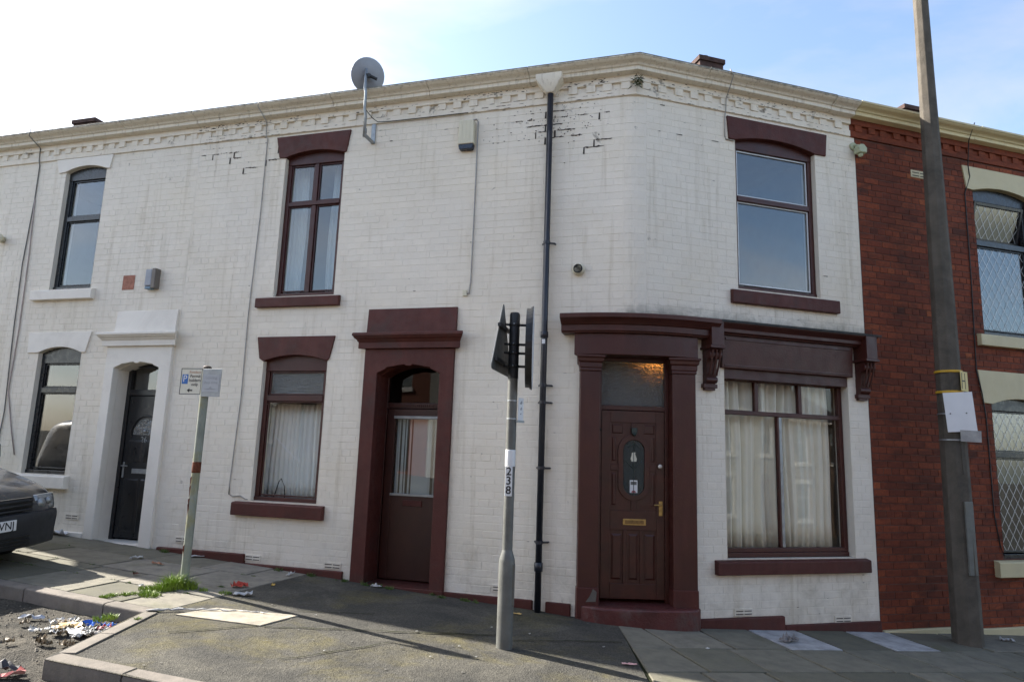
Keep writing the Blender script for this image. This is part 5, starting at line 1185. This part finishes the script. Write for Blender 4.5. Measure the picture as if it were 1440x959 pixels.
# grille, bumper, plate, badge
gx_ = lambda y: .012+.06*abs(y)**3
def bar(name, z0_, z1_, half, dx_, mat):
    ys = [-half+2*half*i/12 for i in range(13)]
    return patch(name, [[(gx_(y)+dx_-.0, y, z) for y in ys] for z in (z0_, (z0_+z1_)/2, z1_)], mat, th=.022)
bar('grille', .60, .755, .50, .004, M_ink)
for z in (.615, .665, .715): bar('grille_slat', z, z+.022, .49, -.018, M_vplast)
ys = [-.86+1.72*i/16 for i in range(17)]
bx_ = lambda y: -.045+.30*max(0, abs(y)-.30)**2.3*1.6
mk('bumper', (lambda mm: mm)(MB().sweep([(.0, .215), (-.012, .24), (-.018, .33), (-.03, .42), (-.045, .50), (-.045, .545), (-.03, .59), (.03, .60), (.10, .60), (.10, .215)], [lambda v, z, y=y: (bx_(y)+.03+v, y, z) for y in ys])), M_vplast, van, VF, bevel=.01, smooth=True)
for z in (.26, .30, .34): bar('lower_grille_slat', z, z+.016, .44, -.062, M_ink)
npv = mk('number_plate', MB().box(-.082, -.072, -.26, .26, .432, .545), M_signwhite, van, VF, bevel=.003)
t = text_mb('VNJ', .115, 0, 0, 0, .0006, 'RIGHT', .9, .001)
# lettering on the plate reads along -v (towards the wall side is the right end)
t.v = [(-.0835+p[1], -.235+(p[0]), p[2]+.488) for p in t.v]
mk('lettering', t, M_ink, npv, VF)
mk('badge', MB().lathe([(.075, 0), (.075, .012), (.060, .016), (.055, .008), (0, .008)], (-.008, 0, .69), (-1, 0, 0), 28), M_galv, van, VF, smooth=True)
mk('wiper', MB().tube([(1.05, .5, 1.10), (1.08, .1, 1.125), (1.12, -.45, 1.15)], .010, 6).tube([(1.05, -.1, 1.09), (1.09, -.4, 1.13), (1.14, -.7, 1.16)], .010, 6), M_ink, van, VF)

# ------------------------------------------------------------------ weeds and grass
def leafmat(name, col):
    m, t, b = nodes(name); f = noise_tex(t, 40, 3); c = ramp(t, f, [(.3, tuple(x*.6 for x in col)), (.7, tuple(x*1.4 for x in col))]); t.links.new(c, b.inputs['Base Color']); b.inputs['Roughness'].default_value = .55
    b.inputs['Subsurface Weight'].default_value = 0; return m
M_grass = leafmat('fresh_grass', (.17, .25, .025)); M_weed = leafmat('weed_leaf', (.07, .12, .02)); M_mossg = leafmat('dark_moss', (.04, .06, .015))
def tuft(name, spots, mat, label, seed, cat='grass'):
    """spots: (x, y, radius, blades, height)"""
    rg = random.Random(seed); m = MB()
    for x, y, r, n, hgt in spots:
        for i in range(n):
            q = rg.random()*6.283; d = r*math.sqrt(rg.random()); px, py = x+d*math.cos(q), y+d*math.sin(q); hh = hgt*rg.uniform(.35, 1)*(1-.45*d/max(r, .01)); w = rg.uniform(.002, .0042); l = q+rg.uniform(-1, 1); b = rg.uniform(.2, .9)*hh; s_ = rg.random()*6.283
            z = gz(px, py); cx_, sy_ = w*math.cos(s_), w*math.sin(s_)
            P = [(px, py, z-.005), (px+b*.25*math.cos(l), py+b*.25*math.sin(l), z+hh*.55), (px+b*math.cos(l), py+b*math.sin(l), z+hh*rg.uniform(.75, 1))]
            m.add([(P[0][0]-cx_, P[0][1]-sy_, P[0][2]), (P[0][0]+cx_, P[0][1]+sy_, P[0][2]), (P[1][0]+cx_*.8, P[1][1]+sy_*.8, P[1][2]), (P[1][0]-cx_*.8, P[1][1]-sy_*.8, P[1][2]), P[2]], [(0, 1, 2, 3), (3, 2, 4)])
    return tag(mk(name, m, mat, None, FW, fix=False), label, cat, kind='stuff')
def along(a, b, n, r, bl, h, rg, jit=.02):
    return [(a[0]+(b[0]-a[0])*t+rg.uniform(-jit, jit), a[1]+(b[1]-a[1])*t+rg.uniform(-jit, jit), r*rg.uniform(.6, 1.3), int(bl*rg.uniform(.5, 1.4)), h*rg.uniform(.5, 1.2)) for t in [rg.random() for _ in range(n)]]
rg = random.Random(21)
sp = [(qb.x-.06, qb.y-.06, .10, 420, .24), (qb.x+.07, qb.y-.04, .08, 220, .16), (qb.x-.13, qb.y-.16, .11, 260, .13), (qb.x-.25, qb.y-.22, .08, 160, .06), (qb.x+.0, qb.y+.05, .06, 120, .10), (qb.x-.12, qb.y-.42, .10, 260, .06), (qb.x+.22, qb.y-.06, .05, 70, .06), (qb.x+.45, qb.y-.08, .06, 90, .045)]
sp += along((qb.x-.15, qb.y-.2), xy(K0+Vector((-.6, .22))), 12, .045, 60, .045, rg)
tuft('grass', sp, M_grass, 'bright green grass tuft round the foot of the parking sign post', 1)
wsp = []
for s_, n in ((4.2, 3), (3.7, 3), (3.35, 3), (2.95, 4), (2.75, 4), (2.1, 3), (1.85, 3), (1.7, 2), (5.8, 3)):
    for k in range(n):
        p = onL(s_+rg.uniform(-.1, .1), .07+rg.random()*.05); wsp.append((p.x, p.y, .035, rg.randint(12, 40), rg.uniform(.03, .075)))
tuft('weeds', wsp, M_weed, 'small weeds growing along the foot of the white left facade', 2, 'weeds')
gsp = []
for k in range(26):
    s_ = rg.uniform(3.9, 7.5); rr_ = rg.choice(rowsL[1:4]); p = onL(s_, rr_); gsp.append((p.x, p.y, .03, 22, .02))
for k in range(8):
    p = K1+KD*rg.uniform(.05, .9); p = p+Vector((-.05, -.05)); gsp.append((p.x, p.y, .04, 40, -.06))
tuft('moss_blades', [g_ for g_ in gsp if g_[4] > 0], M_weed, 'tiny moss and grass growing in the joints of the left paving', 3, 'moss')
tuft('weeds', [(p_[0], p_[1], .03, 60, .05) for p_ in [(-.98-2.0+.0, 5.85)]]+[(K0.x-.12, K0.y-.28, .06, 120, .07), (K0.x-.16, K0.y-.36, .05, 90, .06)], M_grass, 'green weeds sprouting from the litter in the gutter', 4, 'weeds')
# fern under the mitre of the cornice
m = MB(); rg = random.Random(4)
for i in range(70):
    a = rg.random()*6.283; l = rg.uniform(.04, .13); o = Vector(mit(.05, 5.93+rg.uniform(-.05, .06)))+Vector((rg.uniform(-.04, .04), 0, 0)); d = Vector((math.cos(a)*.7, -abs(math.sin(a))*.6, rg.uniform(-1, .1))).normalized()*l; w = Vector((rg.uniform(-1, 1), rg.uniform(-1, 1), 0)).normalized()*.008
    m.add([o-w*.4, o+d*.5-w, o+d, o+d*.5+w], [(0, 1, 2, 3)])
tag(mk('fern', m, M_mossg, None, FW, fix=False), 'small dark fern growing under the cornice at the corner', 'fern')

# ------------------------------------------------------------------ litter
def paper(name, x, y, w, l, col, label, seed, crumple=.012, z=0, rotz=None, group=None, cat='litter', road=False):
    rg = random.Random(seed); m = MB(); nx, ny = 6, 5; a = rg.random()*6.28 if rotz is None else rotz
    ca, sa = math.cos(a), math.sin(a); zz = gz(x, y)+(-.118 if road else .004)+z
    for i in range(nx+1):
        for j in range(ny+1):
            px = (i/nx-.5)*l+rg.uniform(-.12, .12)*l/nx*2; py = (j/ny-.5)*w+rg.uniform(-.12, .12)*w/ny*2
            m.v.append((px*ca-py*sa, px*sa+py*ca, abs(rg.gauss(0, crumple))+.004))
    for i in range(nx):
        for j in range(ny): m.f.append((i*(ny+1)+j, i*(ny+1)+j+1, (i+1)*(ny+1)+j+1, (i+1)*(ny+1)+j))
    key = 'litter_%d_%d_%d' % tuple(int(c*100) for c in col)
    mt = bpy.data.materials.get(key) or simple(key, col, .55, .15, 30, 0, 0, .4)
    o = mk(name, m, mt, None, Matrix.Translation((x, y, zz)), fix=False); s_ = o.modifiers.new('s', 'SOLIDIFY'); s_.thickness = .002
    return tag(o, label, cat, group)
W_ = (.44, .44, .43); RD = (.42, .05, .03); BLU = (.03, .13, .5); TAN_ = (.45, .33, .16); BRN = (.12, .05, .03)
p = onL(5.69, .65); paper('wrapper', p.x, p.y, .05, .14, W_, 'flat white wrapper on the paving in front of the black door', 1)
p = onL(5.28, .76); paper('wrapper', p.x, p.y, .03, .16, (.35, .16, .09), 'thin orange brown scrap on the left paving', 2)
p = onL(5.03, 1.32); paper('leaf', p.x, p.y, .05, .06, BRN, 'small dark red leaf on the left paving', 3, .01)
p = onL(4.62, 1.67); paper('scrap', p.x, p.y, .03, .07, W_, 'little white scrap beside the parking sign post', 4, .006)
p = onL(3.91, 1.10); paper('wrapper', p.x, p.y, .10, .15, RD, 'bright red crumpled wrapper on the paving', 5, .02)
p = onL(3.66, 1.37); paper('paper', p.x, p.y, .08, .17, W_, 'white folded paper beside the red wrapper', 6, .016, rotz=.1)
p = onL(3.70, .83); paper('leaf', p.x, p.y, .04, .06, (.40, .25, .04), 'small yellow brown leaf near the tarmac edge', 7)
p = onL(3.9, .22); paper('paper', p.x, p.y, .04, .16, W_, 'white strip of paper by the wall below the maroon sill', 8)
p = onL(2.85, .13); paper('paper', p.x, p.y, .04, .12, W_, 'white scrap among the weeds at the maroon door threshold', 9)
p = onL(5.35, .10); paper('paper', p.x, p.y, .08, .22, (.4, .4, .39), 'grey flattened paper by the wall foot', 10, .006)
p = onL(7.6, .12); paper('carrier_bag', p.x, p.y, .12, .4, (.55, .56, .58), 'pale crumpled plastic bag at the foot of the white terraced house', 11, .03)
p = onL(.98, .28); paper('cigarette_box', p.x-.18, p.y, .03, .10, (.45, .30, .10), 'small tan card strip by the downpipe', 12, .004, rotz=-.4)
p = onL(1.1, .3); paper('stone', 1.05-.0, 5.9, .035, .12, (.6, .35, .33), 'pale pink scrap on the shaded tarmac', 13, .006, rotz=-.1)
p = onR(1.48, .48); paper('cardboard', p.x, p.y, .10, .22, (.18, .16, .15), 'torn grey card lying on the pale paving slab', 14, .03)
p = onR(4.55, .35); paper('paper', p.x, p.y, .06, .14, W_, 'white folded scrap beyond the lamp column', 15, .02)
p = onR(.35, .78); paper('scrap', p.x, p.y, .03, .03, W_, 'tiny white scrap on the slab joint before the shop window', 16, .006)
for i, (x, y) in enumerate(((-.75, 6.28), (-.35, 5.95), (-.1, 6.65), (-1.7, 6.5), (-.8, 5.75), (.9, 6.35), (-.55, 5.6), (.25, 6.55), (-1.35, 5.5), (-.2, 5.7))):
    paper('scrap', x, y, .014, .02, (.34, .33, .29), 'tiny pale scrap trodden on the tarmac', 30+i, .003, group='specks of litter on the tarmac')
# white crumpled strip along the kerb by the patch
m = MB(); rg = random.Random(9)
path = [(K0.x+.02+.95*t, K0.y+.02+.14*math.sin(t*2.2)+.15*t, 0) for t in [i/26 for i in range(27)]]
m.tube([(x+rg.uniform(-.012, .012), y+rg.uniform(-.012, .012), gz(x, y)+.012+rg.uniform(0, .012)) for x, y, z in path], [rg.uniform(.003, .013)*(1 if t < 18 else .5) for t in range(27)], 6)
tag(mk('plastic_strip', m, bpy.data.materials['litter_44_44_43'], None, FW), 'long twisted white plastic strip along the pavement edge', 'litter')
# heap in the gutter corner
heap = [((-3.55, 5.86), .12, .22, TAN_, 'crumpled tan paper bag in the gutter litter'), ((-3.42, 5.98), .10, .14, BLU, 'bright blue crumpled packet in the gutter litter'), ((-3.27, 5.96), .07, .10, (.05, .16, .45), 'smaller blue wrapper in the gutter litter'),
        ((-3.25, 5.88), .07, .10, (.38, .04, .06), 'dark red wrapper in the gutter litter'), ((-3.38, 5.72), .11, .24, W_, 'large crumpled white paper in the gutter litter'), ((-3.13, 5.85), .12, .18, (.42, .36, .38), 'crumpled pinkish grey packet in the gutter litter'),
        ((-3.50, 5.97), .09, .16, (.5, .46, .36), 'pale beige wrapper in the gutter litter'), ((-3.20, 5.76), .08, .14, (.35, .33, .32), 'grey crumpled packet in the gutter litter'), ((-3.64, 5.95), .06, .09, (.55, .5, .42), 'cream scrap at the end of the gutter litter')]
for i, ((x, y), w_, l_, c_, lab) in enumerate(heap): paper('litter', x, y, w_, l_, c_, lab, 50+i, .018, group='litter heaped in the gutter', road=True, z=.01)
rg = random.Random(14)
for i in range(16):
    x, y = rg.uniform(-3.75, -3.06), rg.uniform(5.5, 6.04); paper('litter', x, y, .05, .08, (.36, .36, .35), 'small white scrap in the gutter litter', 70+i, .012, group='white scraps in the gutter litter', road=True, z=.01+rg.random()*.02)
for i in range(14):
    x, y = rg.uniform(-3.9, -3.08), rg.uniform(5.35, 6.05); paper('litter', x, y, .05, .07, (.16, .12, .07), 'small brown scrap in the gutter litter', 90+i, .02, group='brown scraps in the gutter litter', road=True, z=.005)
paper('plastic_bottle', -3.95, 6.02, .05, .2, (.4, .42, .46), 'flattened clear bottle in the shaded gutter', 110, .016, road=True, rotz=.1)
paper('bag', -3.32, 4.86, .10, .22, (.04, .04, .045), 'crumpled black plastic bag by the kerb corner', 111, .03, road=True, rotz=-.2)
paper('wrapper', -3.22, 4.74, .07, .2, (.55, .27, .24), 'pink and white wrapper at the kerb corner', 112, .025, road=True, rotz=.5)
paper('card', -3.38, 4.50, .16, .28, (.52, .34, .11), 'crumpled yellow brown card on the broken road', 113, .02, road=True, rotz=.1)
# loose stones on the broken road
m = MB(); rg = random.Random(15)
for i in range(900):
    x, y = rg.uniform(-5.2, -2.2), rg.uniform(3.6, 6.4)
    if x > -3.12 and y > 4.80-.237*(x+3.03)-.1: continue
    r = rg.uniform(.004, .013)*(1.8 if rg.random() < .06 else 1); z = gz(x, y)-.122; vs = []
    for k in range(6):
        d = Vector(((1, 0, 0), (-1, 0, 0), (0, 1, 0), (0, -1, 0), (0, 0, 1), (0, 0, -1))[k])*r*rg.uniform(.6, 1.3); vs.append((x+d.x, y+d.y, z+d.z*.7+r*.3))
    m.add(vs, [(0, 2, 4), (2, 1, 4), (1, 3, 4), (3, 0, 4), (2, 0, 5), (1, 2, 5), (3, 1, 5), (0, 3, 5)])
tag(mk('gravel', m, simple('road_grit', (.15, .135, .11), .9, .4, 30), None, FW, fix=False), 'loose stone grit on the broken road', 'gravel', kind='stuff')

# ------------------------------------------------------------------ houses across the street (seen in the window glass)
M_opp = [simple('opp_red_brick', (.17, .06, .035), .85, .2, 4, 40, .004), simple('opp_render', (.33, .31, .27), .8, .08, 2, 40, .003), simple('opp_tan_brick', (.22, .15, .10), .85, .2, 4, 40, .004)]
FO = frame((0, -7.5, gz(0, -7.5)-.1), Vector((1, 0, 0)), Vector((0, 1, 0)))
opp_labels = ['tan brick terraced house across the street with white windows', 'red brick terraced house across the street with white windows', 'pale rendered terraced house across the street with white windows']
for k in range(10):
    x0 = -25.2+k*5.6; x1 = x0+5.6; dz = -.058*(x0+2.8); F = FO @ Matrix.Translation((0, 0, dz)); kk = (0, 1, 2, 0, 1, 2, 1, 0, 2, 0)[k]
    h_ = empty('terraced_house', F @ Vector((x0+2.8, 0, 0)), opp_labels[kk], 'house', 'houses across the street')
    HO = [(x0+.7, x0+1.8, .8, 2.5), (x0+3.6, x0+4.6, 0, 2.6), (x0+.7, x0+1.8, 3.5, 5.1), (x0+3.6, x0+4.6, 3.5, 5.1)]
    wall_core(h_, F, x0, x1-.004, -.6, 5.6, HO, M_opp[(2, 0, 1)[kk]], .2)
    m = MB(); m.add([(x0, .25, 5.55), (x1, .25, 5.55), (x1, -4, 7.9), (x0, -4, 7.9), (x1, -8, 5.6), (x0, -8, 5.6)], [(0, 1, 2, 3), (3, 2, 4, 5)]); mk('roof', m, M_slate, h_, F, fix=False)
    mk('gutter', MB().box(x0, x1-.01, .2, .32, 5.45, 5.55), M_trimW, h_, F, bevel=.01)
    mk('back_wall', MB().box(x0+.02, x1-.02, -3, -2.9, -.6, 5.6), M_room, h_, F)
    for j, (a, b, c, d) in enumerate(HO):
        if j == 1:
            dr = mk('door', MB().box(a, b, -.15, -.08, c-.5, d), M_black if k % 2 else M_maroon, h_, F, bevel=.01)
            continue
        m = MB().box(a, a+.07, -.14, -.06, c, d).box(b-.07, b, -.14, -.06, c, d).box(a+.07, b-.07, -.14, -.06, c, c+.07).box(a+.07, b-.07, -.14, -.06, d-.07, d).box(a+.07, b-.07, -.138, -.062, c+(d-c)*.62, c+(d-c)*.62+.06)
        w_ = mk('window', m, M_signwhite, h_, F); mk('pane', MB().box(a+.07, b-.07, -.11, -.105, c+.07, d-.07), M_glassD, w_, F); mk('sill', MB().box(a-.1, b+.1, -.1, .08, c-.15, c-.005), M_trimW, w_, F, bevel=.01); mk('lintel', MB().box(a-.1, b+.1, -.1, .02, d+.005, d+.22), M_trimW, w_, F, bevel=.01)
        mk('net', MB().box(a+.07, b-.07, -.25, -.245, c+.07, c+(d-c)*.6), M_net, w_, F)
    chimney(h_, F, x1-.5, x1+.3, -4.3, -3.7, 7.2, 9.2, 3)
